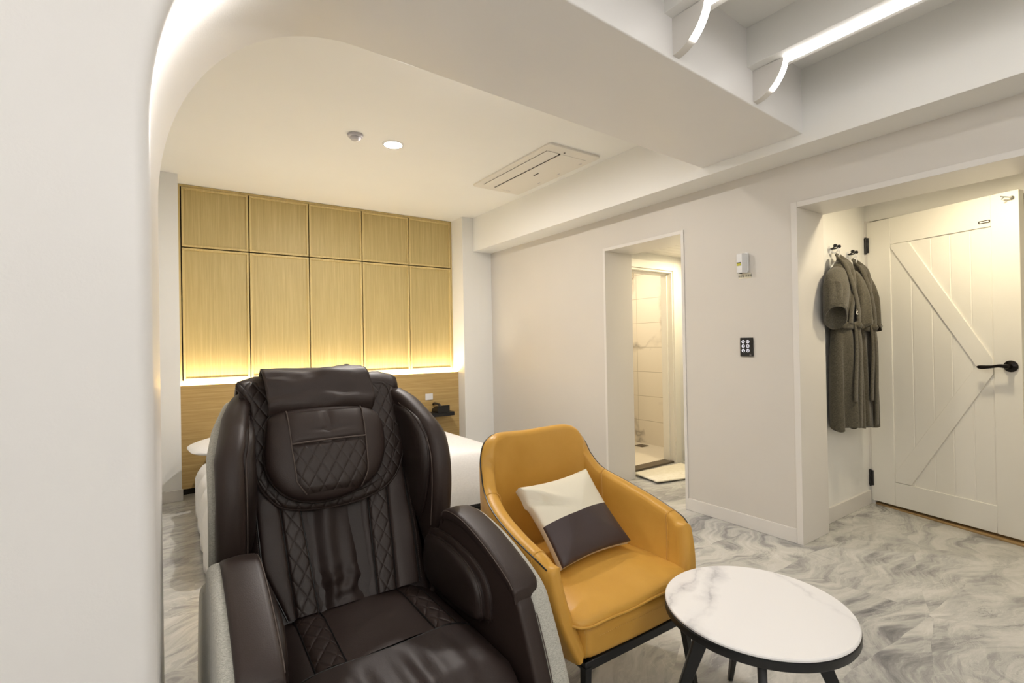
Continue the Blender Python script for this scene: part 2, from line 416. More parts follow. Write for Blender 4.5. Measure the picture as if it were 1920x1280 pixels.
# slim raised trims round both openings
bm = B()
for y0, y1, z0, z1 in ((3.138, 3.163, 0, 2.107), (2.318, 2.343, 0, 2.107), (2.343, 3.138, 2.080, 2.107)):
    add_box(bm, XR - 0.008, XR + TH + 0.0, y0, y1, z0, z1, bev=0.002)
struct(obj('trim_1', bm, 'trim_paint', wn=True))
bm = B()
for y0, y1, z0, z1 in ((1.498, 1.535, 0, 2.115), (0.285, 1.498, 2.082, 2.115), (0.285, 0.31, 0, 2.082)):
    add_box(bm, XR - 0.008, XR + TH, y0, y1, z0, z1, bev=0.002)
struct(obj('trim_2', bm, 'trim_paint', wn=True))
# baseboards
def base(name, dims, vert=None):
    bm = B(); add_box(bm, *dims, bev=0.004); return struct(obj(name, bm, 'trim_paint', wn=True))
base('baseboard_right', (XR - 0.010, XR + 0.01, 1.535, 2.318, 0, 0.090))
base('baseboard_right_far', (XR - 0.010, XR + 0.01, 3.163, 5.05, 0, 0.090))
base('baseboard_pilaster_left', (-0.9, 0.066, 5.012, 5.035, 0, 0.095))
base('baseboard_pilaster_right', (2.79, 3.185, 5.03, 5.05, 0, 0.095))
# arch partition: wall with big rounded opening corner, running into a beam
def yf(x): return 1.193 + 0.052 * x
def yb(x): return 1.868 + 0.041 * x
bm = B(); prof = []
prof.append((-0.03, 0.0)); prof.append((-0.03, 0.9)); prof.append((-0.03, 1.6))
cx_, cz_, rx_, rz_ = 0.62, 1.70, 0.65, 0.727
for k in range(0, 31):
    a = PI / 2 * k / 30; e = 2 / 2.15
    prof.append((cx_ - rx_ * math.cos(a) ** e, cz_ + rz_ * math.sin(a) ** e))
for x in (0.9, 1.4, 1.9, 2.4, 2.95): prof.append((x, 2.427))
rad = 0.028
def nrm2(i):
    a = Vector(prof[max(i - 1, 0)]); b = Vector(prof[min(i + 1, len(prof) - 1)]); t = (b - a).normalized(); return Vector((-t.y, t.x))  # into the solid
rows = []
for i, (x, z) in enumerate(prof):
    n = nrm2(i); q = Vector((x, z)); r = []
    rr = rad if x < 0.75 else 0.006
    for k in range(6):   # front rounded edge
        a = PI / 2 * k / 5; o_ = n * rr * (1 - math.sin(a)); r.append((x + o_.x, yf(x) + rr * (1 - math.cos(a)), z + o_.y))
    for k in range(6):
        a = PI / 2 * k / 5; s2 = 0.005; o_ = n * s2 * (1 - math.cos(a)); r.append((x + o_.x, yb(x) - s2 * (1 - math.sin(a)), z + o_.y))
    rows.append(r)
grid(bm, rows)
# front and back faces: strips from the profile out to a frame at x=-2.6 / z=2.85
def outer(i):
    x, z = prof[i]
    return (x, 2.86) if x > cx_ - 0.25 else None
front = []; back = []
ncol = len(prof)
for i, (x, z) in enumerate(prof):
    n = nrm2(i); rr = rad if x < 0.75 else 0.006; fx, fz = x + n.x * rr, z + n.y * rr; bx_, bz_ = x + n.x * 0.005, z + n.y * 0.005
    if i <= 2: tgt = (-2.6, z)
    elif x < 0.75:
        a = (i - 3) / 30.0
        if a < 0.5: tgt = (-2.6, 1.70 + a * 2 * 1.16)
        else: tgt = (-2.6 + (a - 0.5) * 2 * 3.2, 2.86)
    else: tgt = (x, 2.86)
    front.append([(fx, yf(x), fz), (tgt[0], yf(tgt[0]), tgt[1])])
    back.append([(bx_, yb(x), bz_), (tgt[0], yb(tgt[0]), tgt[1])])
grid(bm, front); grid(bm, back)
bmesh.ops.remove_doubles(bm, verts=bm.verts[:], dist=0.0004)
struct(obj('wall_arch', bm, 'arch_paint', ang=50))
# lounge shell behind the camera
sbox('wall_lounge_left', (-2.6, -2.45, -3.0, 1.3, 0, 2.85), 'wall_paint')
sbox('wall_front', (-2.6, 5.3, -3.12, -3.0, 0, 2.85), 'wall_paint')
# entry niche
sbox('wall_niche_left', (XR + TH, 4.62, 1.582, 1.66, 0, 2.40), 'wall_paint')
bm = B(); add_box(bm, 4.44, 4.62, -0.2, 1.60, 2.165, 2.40); add_box(bm, 4.44, 4.62, -0.2, 0.66, 0, 2.165)
struct(obj('wall_entry', bm, 'wall_paint'))
sbox('ceiling_niche', (XR + 0.02, 4.62, -0.2, 1.66, 2.30, 2.42), 'ceiling_paint')
sbox('wall_niche_right', (XR + 0.02, 4.62, -0.30, -0.2, 0, 2.40), 'wall_paint')
sbox('wall_corridor', (4.95, 5.05, -0.2, 1.66, 0, 2.4), 'wall_paint')
base('baseboard_niche', (XR + TH + 0.005, 4.40, 1.566, 1.586, 0, 0.105))
sbox('trim_3', (4.415, 4.47, 1.545, 1.583, 0, 2.165), 'trim_paint', bev=0.003)
bm = B(); add_prism(bm, [(4.415, 1.545), (4.165, 0.64), (4.60, 0.64), (4.60, 1.545)], 0.0, 0.012, XYZ, bev=0.002); struct(obj('trim_4', bm, 'sill_wood_shade'))  # brown wood sill, its wedge also painting in the shade under the door
# bathroom hall
sbox('wall_hall_back', (4.50, 4.60, 1.70, 3.30, 0, 2.3), 'wall_paint')
bm = B(); add_box(bm, XR + TH, 3.60, 3.30, 3.40, 0, 2.3); add_box(bm, 4.345, 4.62, 3.30, 3.40, 0, 2.3); add_box(bm, 3.60, 4.345, 3.30, 3.40, 2.02, 2.3)
struct(obj('wall_hall_left', bm, 'wall_paint'))
sbox('wall_hall_right', (XR + TH, 4.62, 1.66, 1.70, 0, 2.3), 'wall_paint')
bm = B()
y = 1.70
while y < 3.3:
    add_box(bm, XR + TH - 0.01, 4.6, y, min(y + 0.088, 3.3), 2.155, 2.18, bev=0.004, seg=1); y += 0.092
add_box(bm, XR + TH - 0.01, 4.6, 1.7, 3.3, 2.175, 2.25)
struct(obj('ceiling_hall', bm, 'trim_paint'))
base('baseboard_hall', (4.475, 4.505, 1.70, 3.285, 0, 0.10))
# bathroom door casing (door_2): frame members with a stepped profile
d2 = empty('door_2'); d2['kind'] = 'structure'
bm = B()
for (x0, x1, z0, z1) in ((3.54, 3.625, 0, 2.085), (4.315, 4.40, 0, 2.085), (3.625, 4.315, 2.0, 2.085)):
    add_box(bm, x0, x1, 3.272, 3.302, z0, z1, bev=0.005)
for (x0, x1, z0, z1) in ((3.60, 3.635, 0, 2.01), (4.305, 4.34, 0, 2.01), (3.635, 4.305, 1.98, 2.01)):
    add_box(bm, x0, x1, 3.290, 3.42, z0, z1, bev=0.004)
for (x0, x1, z0, z1) in ((3.635, 3.65, 0, 1.98), (4.29, 4.305, 0, 1.98), (3.65, 4.29, 1.965, 1.98)):
    add_box(bm, x0, x1, 3.345, 3.42, z0, z1, bev=0.002)
obj('door_frame', bm, 'door_paint', d2, wn=True)
bx('threshold', (3.6, 4.34, 3.30, 3.42, 0, 0.02), 'drain_metal', d2, bev=0.003)
# bathroom beyond
sbox('wall_bath_right', (4.80, 4.92, 3.40, 5.3, 0, 2.4), 'bath_tile')
sbox('wall_bath_back', (3.54, 4.9, 4.35, 4.45, 0, 2.4), 'bath_tile')
sbox('ceiling_bath', (3.5, 4.92, 3.40, 5.3, 2.32, 2.42), 'ceiling_paint')
sbox('floor_bath', (3.6, 4.82, 3.42, 4.36, 0.0, 0.012), 'bath_floor')
sbox('wall_bath_left', (3.52, 3.58, 3.40, 4.4, 0, 2.4), 'bath_tile')

# pocket joists with linear lights --------------------------------------
def joist(x, n):
    j = bx('trim_%d' % n, (x - 0.075, x + 0.075, -2.9, yf(x) + 0.006, 2.60, 2.80), 'ceiling_paint', bev=0.003); struct(j)
joists = (2.405, 1.735, 1.065, 0.395, -0.275, -0.945, -1.615)
for i, x in enumerate(joists): joist(x, 5 + i)
def linear_light(x, label):
    y1 = yf(x) - 0.15
    t = empty('linear_ceiling_light', (x, 0, 2.6)); tag(t, label, 'ceiling light', 'linear lights under the ceiling joists')
    # fin: thin board curving from joist down to the beam foot
    w2 = 0.021
    yw = yf(x) + 0.004
    arc = []
    for k in range(15):
        a = PI / 2 * k / 14
        arc.append((yw - 0.155 * math.cos(a) ** 1.0, -0.004 - 0.150 * math.sin(a) ** 1.25))
    poly = arc + [(yw, 0.0)]
    bm = B(); add_prism(bm, poly, -w2, w2, lambda a, b, h: (h, a, b)); obj('curved_fin', bm, 'trim_paint', t)
    bm = B()
    path = [(-2.85, -0.004), (y1 - 0.01, -0.004)] 
    add_box(bm, -w2 * 0.86, w2 * 0.86, -2.85, yw - 0.157, -0.017, 0.002)
    for (a, b), (c, d) in zip(arc[:9], arc[1:10]):
        vs = [bm.verts.new((s, a - 0.0025, b - 0.002)) for s in (-w2 * .92, w2 * .92)] + [bm.verts.new((s, c - 0.0025, d - 0.002)) for s in (w2 * .92, -w2 * .92)]
        bm.faces.new(vs)
    bmesh.ops.remove_doubles(bm, verts=bm.verts[:], dist=0.0003)
    obj('diffuser', bm, 'led', t)
labs = ['lit white linear ceiling light nearest the entry door wall, ending in a curved fin',
        'white linear ceiling light second from the right, only its curved fin end in view',
        'unseen added linear ceiling light, third from the right wall, above the camera', 'unseen added linear ceiling light, fourth from the right wall, above the camera',
        'unseen added linear ceiling light, fifth from the right wall, above the grey wall', 'unseen added linear ceiling light, sixth from the right wall',
        'unseen added linear ceiling light, seventh from the right, by the left lounge wall']  # third onward are unseen, added to light the lounge
for x, l_ in zip(joists, labs): linear_light(x, l_)

# ------------------------------------------------------------------ lamps
def light(name, kind, loc, power, col, size=0.1, rot=(0, 0, 0), parent=None, **kw):
    d = bpy.data.lights.new(name, kind); d.energy = power; d.color = col
    if kind == 'AREA': d.shape = 'DISK'; d.size = size
    else: d.shadow_soft_size = size
    for k, v in kw.items(): setattr(d, k, v)
    o = bpy.data.objects.new(name, d); COL.objects.link(o); o.location = loc; o.rotation_euler = rot
    if parent: o.parent = parent
    return o
def downlight(loc, label, power, col, group=None, r=0.062):
    t = empty('downlight', loc, label=label, cat='ceiling light', group=group)
    bm = B(); add_lathe(bm, [(r - 0.004, 0.012), (r - 0.004, -0.002), (r + 0.002, -0.006), (r + 0.016, -0.003), (r + 0.017, 0.002)], 40); obj('trim_ring', bm, 'white_plastic', t)
    bm = B(); add_lathe(bm, [(0, -0.001), (r - 0.003, -0.001), (r - 0.003, 0.004), (0, 0.004)], 40); obj('diffuser', bm, 'down_led', t)
    light('bulb', 'AREA', (0, 0, -0.0025), power, col, r * 1.8, parent=t)
    return t
downlight((1.366, 3.485, 2.762), 'round lit recessed downlight on the bedroom ceiling, right of the smoke detector', DOWN_W, DOWN_COL)
downlight((1.366, 2.25, 2.762), 'added recessed downlight, unseen behind the beam near the armchair', DOWN_W * 0.32, DOWN_COL)  # extra downlight added out of sight to brighten the bedroom
downlight((3.72, 0.84, 2.30), 'recessed downlight in the entry niche ceiling out of frame', NICHE_W, NICHE_COL)
downlight((4.20, 2.85, 2.155), 'recessed downlight in the small hall ceiling by the bathroom', HALL_W, HALL_COL, r=0.045)
downlight((4.15, 3.95, 2.32), 'recessed downlight in the tiled bathroom ceiling', BATH_W, BATH_COL)

def pendant(x, y, label):  # lamps added out of view for soft fill light
    t = empty('fill_pendant', (x, y, 2.60), label=label, cat='ceiling light', group='added opal fill globes behind the camera')
    bm = B(); add_lathe(bm, [(0, 0.19), (0.05, 0.19), (0.05, 0.17), (0.006, 0.165), (0.006, -0.06), (0, -0.06)], 20); obj('stem', bm, 'white_plastic', t)
    bm = B(); add_lathe(bm, [(0.2 * math.sin(PI * k / 16), -0.25 + 0.2 * math.cos(PI * k / 16)) for k in range(17)], 28); obj('globe', bm, 'opal', t)
pendant(-1.28, -1.2, 'opal globe pendant added for fill by the left lounge wall, behind the camera'); pendant(0.73, -2.0, 'opal globe pendant added for fill near the rear lounge wall, behind the camera')

# ------------------------------------------------------------------ oak wall panelling
wp = empty('wall_panelling', (1.43, 5.34, 0.95), label='light oak wall panelling of ten framed panels behind the bed', cat='wall panelling')
O = Vector((1.43, 5.34, 0.95))
bm = B(); add_box(bm, 0.058 - O.x, 2.802 - O.x, 0.002, 0.018, 0.0, 2.759 - O.z); obj('backing', bm, 'dark_gap', wp)
bm = B(); add_box(bm, 0.058 - O.x, 2.802 - O.x, -0.022, 0.01, 2.742 - O.z, 2.760 - O.z); add_box(bm, 0.058 - O.x, 0.075 - O.x, -0.022, 0.01, -0.02, 2.742 - O.z); add_box(bm, 2.787 - O.x, 2.802 - O.x, -0.022, 0.01, -0.02, 2.742 - O.z)
add_box(bm, 0.058 - O.x, 2.802 - O.x, -0.012, 0.012, -0.03, 0.0405)
obj('outer_frame', bm, 'oak_edge', wp)
xs = [0.080, 0.622, 1.166, 1.710, 2.250, 2.784]
G = 0.009
for zi, (z0, z1) in enumerate(((2.198, 2.738), (0.992, 2.188))):
    for k in range(5):
        x0, x1 = xs[k] + G / 2, xs[k + 1] - G / 2
        bm = B()
        # panel face with slight wrinkles at the corners of the upper row
        nx, nz = 24, 24; rows = []
        for j in range(nz + 1):
            r = []
            for i in range(nx + 1):
                X = x0 + 0.018 + (x1 - x0 - 0.036) * i / nx; Z = z0 + 0.018 + (z1 - z0 - 0.036) * j / nz; h = 0
                r.append((X - O.x, -0.016 - h, Z - O.z))
            rows.append(r)
        grid(bm, rows)
        if zi == 0:
            for v in bm.verts:
                for cxp, sgn in ((x1 - 0.03, -1), (x0 + 0.03, 1)):
                    dx = (v.co.x + O.x - cxp) * sgn; dz = v.co.z + O.z - (z0 + 0.03); rr = math.hypot(dx, dz)
                    if rr < 0.16 and 0 < k < 4: v.co.y += 0.0022 * math.cos(math.atan2(dz, max(dx, 1e-4)) * 16) * (1 - rr / 0.16)
        p = obj('panel', bm, 'oak_vertical', wp, ang=80)
        bm = B(); f = 0.019
        for a, b, c, d in ((x0, x1, z1 - f, z1), (x0, x1, z0, z0 + f), (x0, x0 + f, z0 + f, z1 - f), (x1 - f, x1, z0 + f, z1 - f)):
            add_box(bm, a - O.x, b - O.x, -0.030, -0.004, c - O.z, d - O.z, bev=0.002, seg=1)
        obj('panel_frame', bm, 'oak_edge', p)
hb = empty('headboard', (1.42, 5.21, 0.0), label='wide light oak headboard wall ledge behind the bed, horizontal grain', cat='headboard')
bm = B(); add_box(bm, -1.363, 1.383, -0.012, 0.012, 0.05, 0.952, bev=0.001, seg=1); obj('front_board', bm, 'oak_horizontal', hb)
bx('ledge', (-1.363, 1.383, 0.012, 0.085, 0.85, 0.87), 'oak_horizontal', hb)
bx('plinth', (-1.363, 1.383, 0.0, 0.02, 0.0, 0.05), 'dark_gap', hb)
ls = bx('led_strip', (0.07, 2.79, 5.250, 5.268, 0.925, 0.938), 'head_led')
tag(ls, 'warm glowing LED strip in the gap above the oak headboard', 'light strip')

# smoke detector, air conditioner
t = empty('smoke_detector', (1.081, 3.466, 2.762), label='small round grey smoke detector on the bedroom ceiling left of the downlight', cat='smoke detector')
bm = B(); add_lathe(bm, [(0, 0), (0.052, 0), (0.054, -0.006), (0.050, -0.016), (0.042, -0.02), (0.0, -0.02)]); obj('base', bm, 'grey_plastic', t)
bm = B(); add_lathe(bm, [(0.036, -0.019), (0.037, -0.026), (0.030, -0.036), (0.018, -0.04), (0, -0.04)]); obj('sensor_head', bm, 'grey_plastic', t)
ac = empty('air_conditioner', (2.59, 3.405, 2.762), label='long white ceiling cassette air conditioner flush with the bedroom ceiling', cat='air conditioner')
bm = B(); add_prism(bm, rrect(-0.265, 0.262, -0.575, 0.575, 0.03), -0.016, 0.006, XYZ, bev=0.006); obj('panel', bm, 'ac_plastic', ac, wn=True)
bm = B(); add_prism(bm, rrect(-0.205, -0.085, -0.47, 0.47, 0.02), -0.0215, -0.012, XYZ, bev=0.002); ob_ = obj('louver', bm, 'ac_plastic', ac, wn=True)
bm = B(); add_box(bm, -0.087, -0.076, -0.47, 0.47, -0.0225, -0.012); add_box(bm, -0.209, -0.2055, -0.465, 0.465, -0.0165, -0.012); obj('outlet_slot', bm, 'dark_gap', ac)
bm = B(); add_prism(bm, rrect(-0.06, 0.20, -0.47, 0.50, 0.012), -0.019, -0.012, XYZ, bev=0.002); obj('intake_grille', bm, 'ac_plastic', ac, wn=True)
for a in (-0.40, -0.12, 0.16): bx('latch', (0.205, 0.215, a, a + 0.035, -0.0172, -0.014), 'grey_plastic', ac)
bx('logo_mark', (0.035, 0.048, -0.04, 0.03, -0.0202, -0.018), 'ink', ac)
for a, b in ((-0.06, -0.50), (-0.045, 0.49)):
    bm = B(); add_lathe(bm, [(0, -0.0175), (0.008, -0.0175), (0.008, -0.015)], 12, Matrix.Translation((a, b, 0))); obj('indicator_lamp', bm, 'ink', ac)
for k in range(6): bx('vent_slot', (0.02 + k * 0.018, 0.029 + k * 0.018, 0.508, 0.513, -0.0172, -0.014), 'grey_plastic', ac)

# ------------------------------------------------------------------ bed
bed = empty('bed', (1.22, 4.15, 0), label='large bed under white duvet behind the massage chair', cat='bed')
bm = B(); add_box(bm, -0.95, 0.98, -0.9, 1.02, 0.03, 0.20, bev=0.01); obj('bed_base', bm, 'dark_shell', bed, wn=True)
bm = B(); add_box(bm, -0.95, 1.0, -0.92, 1.03, 0.20, 0.40, bev=0.05, seg=4); obj('mattress', bm, 'bed_linen', bed, wn=True)
bm = B(); rows = []
NX, NY = 56, 44
for j in range(NY + 1):
    v = j / NY; yy = -0.99 + 1.27 * v ** 1.2; r = []
    for i in range(NX + 1):
        u = i / NX; s = (u - 0.5) * 2
        Wd = 1.075
        # cross section: top then hanging sides
        L = 1.42 * s
        if abs(L) < 0.98: X = L; Z = 0.475 - 0.05 * (abs(L) / 0.98) ** 4
        else:
            dl = abs(L) - 0.98; X = math.copysign(0.98 + 0.095 * min(1, dl / 0.12) ** 0.6, L); Z = 0.425 - dl * 0.92
        e = min(1, (v) / 0.13); drop = (1 - math.sin(PI / 2 * e ** 0.8)) * 0.42
        Z2 = Z - drop * (0.9 if abs(L) < 0.98 else 0.2)
        yy2 = yy + 0.0
        nz = noise.noise(Vector((X * 2.4, yy * 2.6, 0.3))) * 0.022
        X += 0.012 * math.sin(yy * 17) * (1 if abs(L) > 1.0 else 0)
        r.append((X, yy2, max(0.02, Z2 + nz * (abs(L) < 0.95))))
    rows.append(r)
grid(bm, rows)
o = obj('duvet', bm, 'bed_linen', bed, ang=80); sd = o.modifiers.new('thick', 'SOLIDIFY'); sd.thickness = 0.03; sd.offset = -1
def bed_pillow(x, y, z, rz, label, sx=0.36, sy=0.22, tilt=0.2):
    bm = B(); P = []
    for k in range(48):
        a = 2 * PI * k / 48; c, s = math.cos(a), math.sin(a); e = 0.42
        P.append((sx * math.copysign(abs(c) ** e, c) * (1 - 0.05 * math.sin(2 * a) ** 2), sy * math.copysign(abs(s) ** e, s)))
    add_puff(bm, P, 0.085, XYZ, back=False, nr=8, p=1.6, wob=0.03); add_puff(bm, P, 0.06, lambda a, b, h: (a, b, -h), back=False, nr=8, p=1.6)
    bmesh.ops.remove_doubles(bm, verts=bm.verts[:], dist=0.001)
    o = obj('bed_pillow', bm, 'bed_linen', None, (x, y, z), (tilt, 0, rz), ang=80); return tag(o, label, 'pillow')
bed_pillow(0.455, 4.71, 0.475, 0.12, 'white bed pillow whose corner pokes out left of the massage chair, on the bed', tilt=0.05)
bed_pillow(1.55, 4.78, 0.475, 0.0, 'white bed pillow on the right half of the bed, hidden by the massage chair')
# wall switch, shelf and phone at the bed head
t = bx('wall_switch', (2.37, 2.462, 5.188, 5.198, 0.648, 0.72), 'white_plastic', bev=0.002); tag(t, 'small white wall switch on the oak headboard above the black phone', 'switch')
t = bx('wall_shelf', (2.30, 2.655, 5.03, 5.198, 0.468, 0.512), 'black_wood', bev=0.003); tag(t, 'small black shelf fixed to the oak headboard right of the bed', 'shelf')
t = empty('telephone', (2.515, 5.10, 0.512), label='black desk telephone on the little black shelf by the bed', cat='telephone')
bm = B(); add_prism(bm, [(-0.08, 0), (0.08, 0), (0.08, 0.035), (-0.02, 0.075), (-0.08, 0.08)], -0.075, 0.075, lambda a, b, h: (h, a, b), bev=0.006); obj('body', bm, 'black_plastic', t, wn=True)
bm = B(); add_tube(bm, cr([(-0.05, -0.08, 0.075), (-0.05, -0.06, 0.092), (-0.05, 0.06, 0.096), (-0.05, 0.085, 0.08)], 5), 0.014, 8); obj('handset', bm, 'black_plastic', t)

# ------------------------------------------------------------------ entry door (ajar), hinged at its left
dr = empty('door_1', (4.434, 1.560, 0.0)); dr['kind'] = 'structure'
ang = math.atan2(0.728 - 1.584, 4.236 - 4.434)     # direction of the leaf from its hinge
dr.rotation_euler = (0, 0, ang)                     # local +x along the leaf; local -y faces into the room?
W_, Ht = 0.885, 2.150
# local frame: x along leaf, front face towards the camera = local -y ... decide sign so it faces the lounge
FS = -1
def dbox(bm, x0, x1, z0, z1, d0, d1, bev=0.002): 
    a, b = sorted((FS * d0, FS * d1)); add_box(bm, x0, x1, a, b, z0, z1, bev=bev, seg=1)
bm = B()
gx = [0.16, 0.295, 0.42, 0.53, 0.64, 0.745]
for a, b in zip(gx, gx[1:]): dbox(bm, a + 0.0015, b - 0.0015, 0.19, 1.97, 0.0, 0.017, 0.003)
dbox(bm, 0.01, W_ - 0.01, 0.034, 2.14, -0.03, 0.014, 0.001)
obj('plank_infill', bm, 'door_paint', dr, wn=True)
bm = B()
dbox(bm, 0.0, 0.163, 0.030, Ht, -0.032, 0.025); dbox(bm, 0.750, W_, 0.030, Ht, -0.032, 0.025)
dbox(bm, 0.1635, 0.7495, 1.955, Ht, -0.032, 0.025); dbox(bm, 0.1635, 0.7495, 0.030, 0.203, -0.032, 0.025)
obj('door_frame', bm, 'door_paint', dr, wn=True)
bm = B()
def brace(pts): 
    add_prism(bm, pts, 0.012, 0.027, lambda a, b, h: (a, FS * h, b), bev=0.002, seg=1)
brace([(0.166, 1.93), (0.166, 1.953), (0.285, 1.953), (0.748, 1.12), (0.748, 1.076), (0.660, 1.076)])
brace([(0.660, 1.074), (0.748, 1.074), (0.748, 1.03), (0.272, 0.206), (0.166, 0.206), (0.166, 0.27)])
obj('brace', bm, 'door_paint', dr, wn=True)
for z0, z1 in ((1.919, 2.033), (0.142, 0.257)):
    bm = B(); add_box(bm, -0.016, 0.016, FS * 0.036 if FS < 0 else 0.02, FS * 0.024 if FS < 0 else 0.036, z0, z1, bev=0.002, seg=1)
    add_tube(bm, [(-0.004, FS * 0.034, z0 - 0.006), (-0.004, FS * 0.034, z1 + 0.006)], 0.007, 10); obj('hinge', bm, 'black_metal', dr)
hd = empty('handle_set', (0.833, FS * 0.025, 1.08)); hd.parent = dr
bpy.data.objects.remove(hd)
bm = B(); FM = Matrix.Translation((0.833, FS * 0.025, 1.08)) @ Matrix.Rotation(PI / 2 if FS < 0 else -PI / 2, 4, 'X')
add_lathe(bm, [(0, 0), (0.034, 0), (0.036, 0.004), (0.034, 0.010), (0.024, 0.016), (0.016, 0.020), (0.013, 0.045), (0.016, 0.055), (0.012, 0.064), (0, 0.066)], 28, FM)
add_tube(bm, cr([(0.833, FS * 0.078, 1.080), (0.80, FS * 0.080, 1.083), (0.76, FS * 0.078, 1.076), (0.715, FS * 0.077, 1.072), (0.687, FS * 0.075, 1.074)], 6), [0.013, 0.0125, 0.012, 0.0115, 0.011, 0.0105, 0.01, 0.0095, 0.009, 0.009, 0.009, 0.009, 0.0095, 0.010, 0.0105, 0.011, 0.0115, 0.012, 0.0125, 0.0125, 0.012, 0.011, 0.009, 0.007, 0.004][:25], 10)
tag(obj('door_handle', bm, 'oil_bronze', dr), 'dark bronze lever handle')
bm = B(); add_prism(bm, rrect(0.688, 0.748, 1.981, 1.999, 0.005), 0.025, 0.027, lambda a, b, h: (a, FS * h, b)); pl = obj('name_plate', bm, 'ink', dr)
bm = B(); add_prism(bm, rrect(0.695, 0.741, 1.986, 1.994, 0.002), 0.027, 0.0276, lambda a, b, h: (a, FS * h, b)); obj('plate_face', bm, 'white_plastic', pl)
bm = B(); add_tube(bm, [(0.856, FS * 0.025, 2.105), (0.852, FS * 0.052, 2.106), (0.836, FS * 0.064, 2.112), (0.818, FS * 0.066, 2.118)], 0.004, 8); add_tube(bm, [(0.836, FS * 0.064, 2.112), (0.822, FS * 0.068, 2.100)], 0.0035, 8)
add_lathe(bm, [(0, 0), (0.012, 0), (0.012, 0.006), (0.006, 0.012), (0, 0.012)], 16, Matrix.Translation((0.856, FS * 0.025, 2.105)) @ Matrix.Rotation(PI / 2 if FS < 0 else -PI / 2, 4, 'X'))
obj('coat_hook', bm, 'chrome', dr)
# notice by the door
t = empty('evacuation_notice', (4.436, 0.648, 1.55), label='small printed notice in a clip on the wall right of the entry door', cat='notice')
bm = B(); add_box(bm, -0.003, 0.002, -0.09, 0.02, -0.16, 0.09); obj('sheet', bm, 'paper', t)
bm = B(); add_box(bm, -0.009, 0.0, -0.06, 0.018, 0.088, 0.103, bev=0.002); add_tube(bm, [(-0.005, 0.005, 0.10), (-0.005, 0.005, 0.135)], 0.003, 8); obj('clip', bm, 'oil_bronze', t)
bm = B()
for k in range(7): add_box(bm, -0.0035, -0.0028, -0.08, 0.012 - (k % 3) * 0.012, 0.05 - k * 0.028, 0.053 - k * 0.028)
obj('print_lines', bm, 'ink', t)

# ------------------------------------------------------------------ motion sensor, sticker, switch panel on the right wall
t = empty('motion_sensor', (XR, 1.846, 1.78), label='small white motion sensor on the wall above the printed sticker', cat='sensor')
bm = B(); add_prism(bm, rrect(-0.033, 0.033, -0.055, 0.075, 0.012), 0, 0.016, lambda a, b, h: (-h, a, b), bev=0.003); obj('bracket', bm, 'white_plastic', t, wn=True)
bm = B(); add_prism(bm, [(-0.03, 0), (0.03, 0), (0.03, 0.03), (0.018, 0.048), (-0.018, 0.048), (-0.03, 0.03)], -0.062, 0.068, lambda a, b, h: (-0.014 - b, a, h), bev=0.006); obj('housing', bm, 'white_plastic', t, wn=True)
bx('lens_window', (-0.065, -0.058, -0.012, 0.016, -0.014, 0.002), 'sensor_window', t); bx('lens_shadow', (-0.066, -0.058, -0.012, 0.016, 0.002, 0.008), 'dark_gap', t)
bm = B(); add_lathe(bm, [(0, 0), (0.012, 0), (0.008, -0.006), (0, -0.007)], 20, Matrix.Translation((-0.045, 0.0, -0.060))); obj('lower_lens', bm, 'black_plastic', t)
st = bx('wall_sticker', (XR - 0.0022, XR - 0.0002, 1.800, 1.884, 1.684, 1.716), 'paper'); tag(st, 'tiny printed label with dark green letters under the motion sensor', 'sticker')
def text(name, s, size, loc, rot, mat, parent=None, ext=0.0004):
    c = bpy.data.curves.new(name, 'FONT'); c.body = s; c.size = size; c.align_x = 'CENTER'; c.align_y = 'CENTER'; c.extrude = ext; c.offset = 0.0
    o = bpy.data.objects.new(name, c); dg = bpy.context.evaluated_depsgraph_get(); COL.objects.link(o)
    dg = bpy.context.evaluated_depsgraph_get(); me = bpy.data.meshes.new_from_object(o.evaluated_get(dg)); COL.objects.unlink(o); bpy.data.objects.remove(o)
    me.materials.clear(); me.materials.append(M[mat]); n = bpy.data.objects.new(name, me); COL.objects.link(n); n.location = loc; n.rotation_euler = rot
    if parent: n.parent = parent; n.matrix_parent_inverse = parent.matrix_world.inverted()
    return n
text('sticker_text', '화장실 조명등', 0.0165, (XR - 0.0025, 1.842, 1.700), (PI / 2, 0, -PI / 2), 'green_ink', st)
t = empty('switch_panel', (XR, 1.838, 1.222), label='black glass touch switch panel with six lit round buttons on the right wall', cat='switch')
bm = B(); add_prism(bm, rrect(-0.044, 0.044, -0.063, 0.063, 0.003), 0, 0.011, lambda a, b, h: (-h, a, b), bev=0.0015); obj('plate', bm, 'black_plastic', t, wn=True)
for r_ in range(3):
    for c_ in range(2):
        yc, zc = 0.021 - c_ * 0.032, 0.036 - r_ * 0.030
        bm = B(); ring = [(-0.0115, yc + 0.0095 * math.cos(a * PI / 12), zc + 0.0095 * math.sin(a * PI / 12)) for a in range(24)]
        add_tube(bm, ring, 0.0017, 6, closed=True)
        if (r_, c_) in ((0, 0), (0, 1), (1, 0)): add_prism(bm, [(-0.0045, -0.003), (0.0045, -0.003), (0.0, 0.004)], 0.0112, 0.0122, lambda a, b, h: (-h, yc + a, zc + b))
        elif (r_, c_) == (2, 0): add_prism(bm, [(-0.004, 0.003), (0.004, 0.003), (0.0, -0.003)], 0.0112, 0.0122, lambda a, b, h: (-h, yc + a, zc + b))
        else: add_box(bm, -0.0122, -0.0112, yc - 0.0035, yc + 0.0035, zc - 0.002, zc + 0.002)
        obj('button', bm, 'icon', t)
bx('logo_mark', (-0.0118, -0.0108, -0.034, -0.022, -0.054, -0.0515), 'grey_plastic', t)

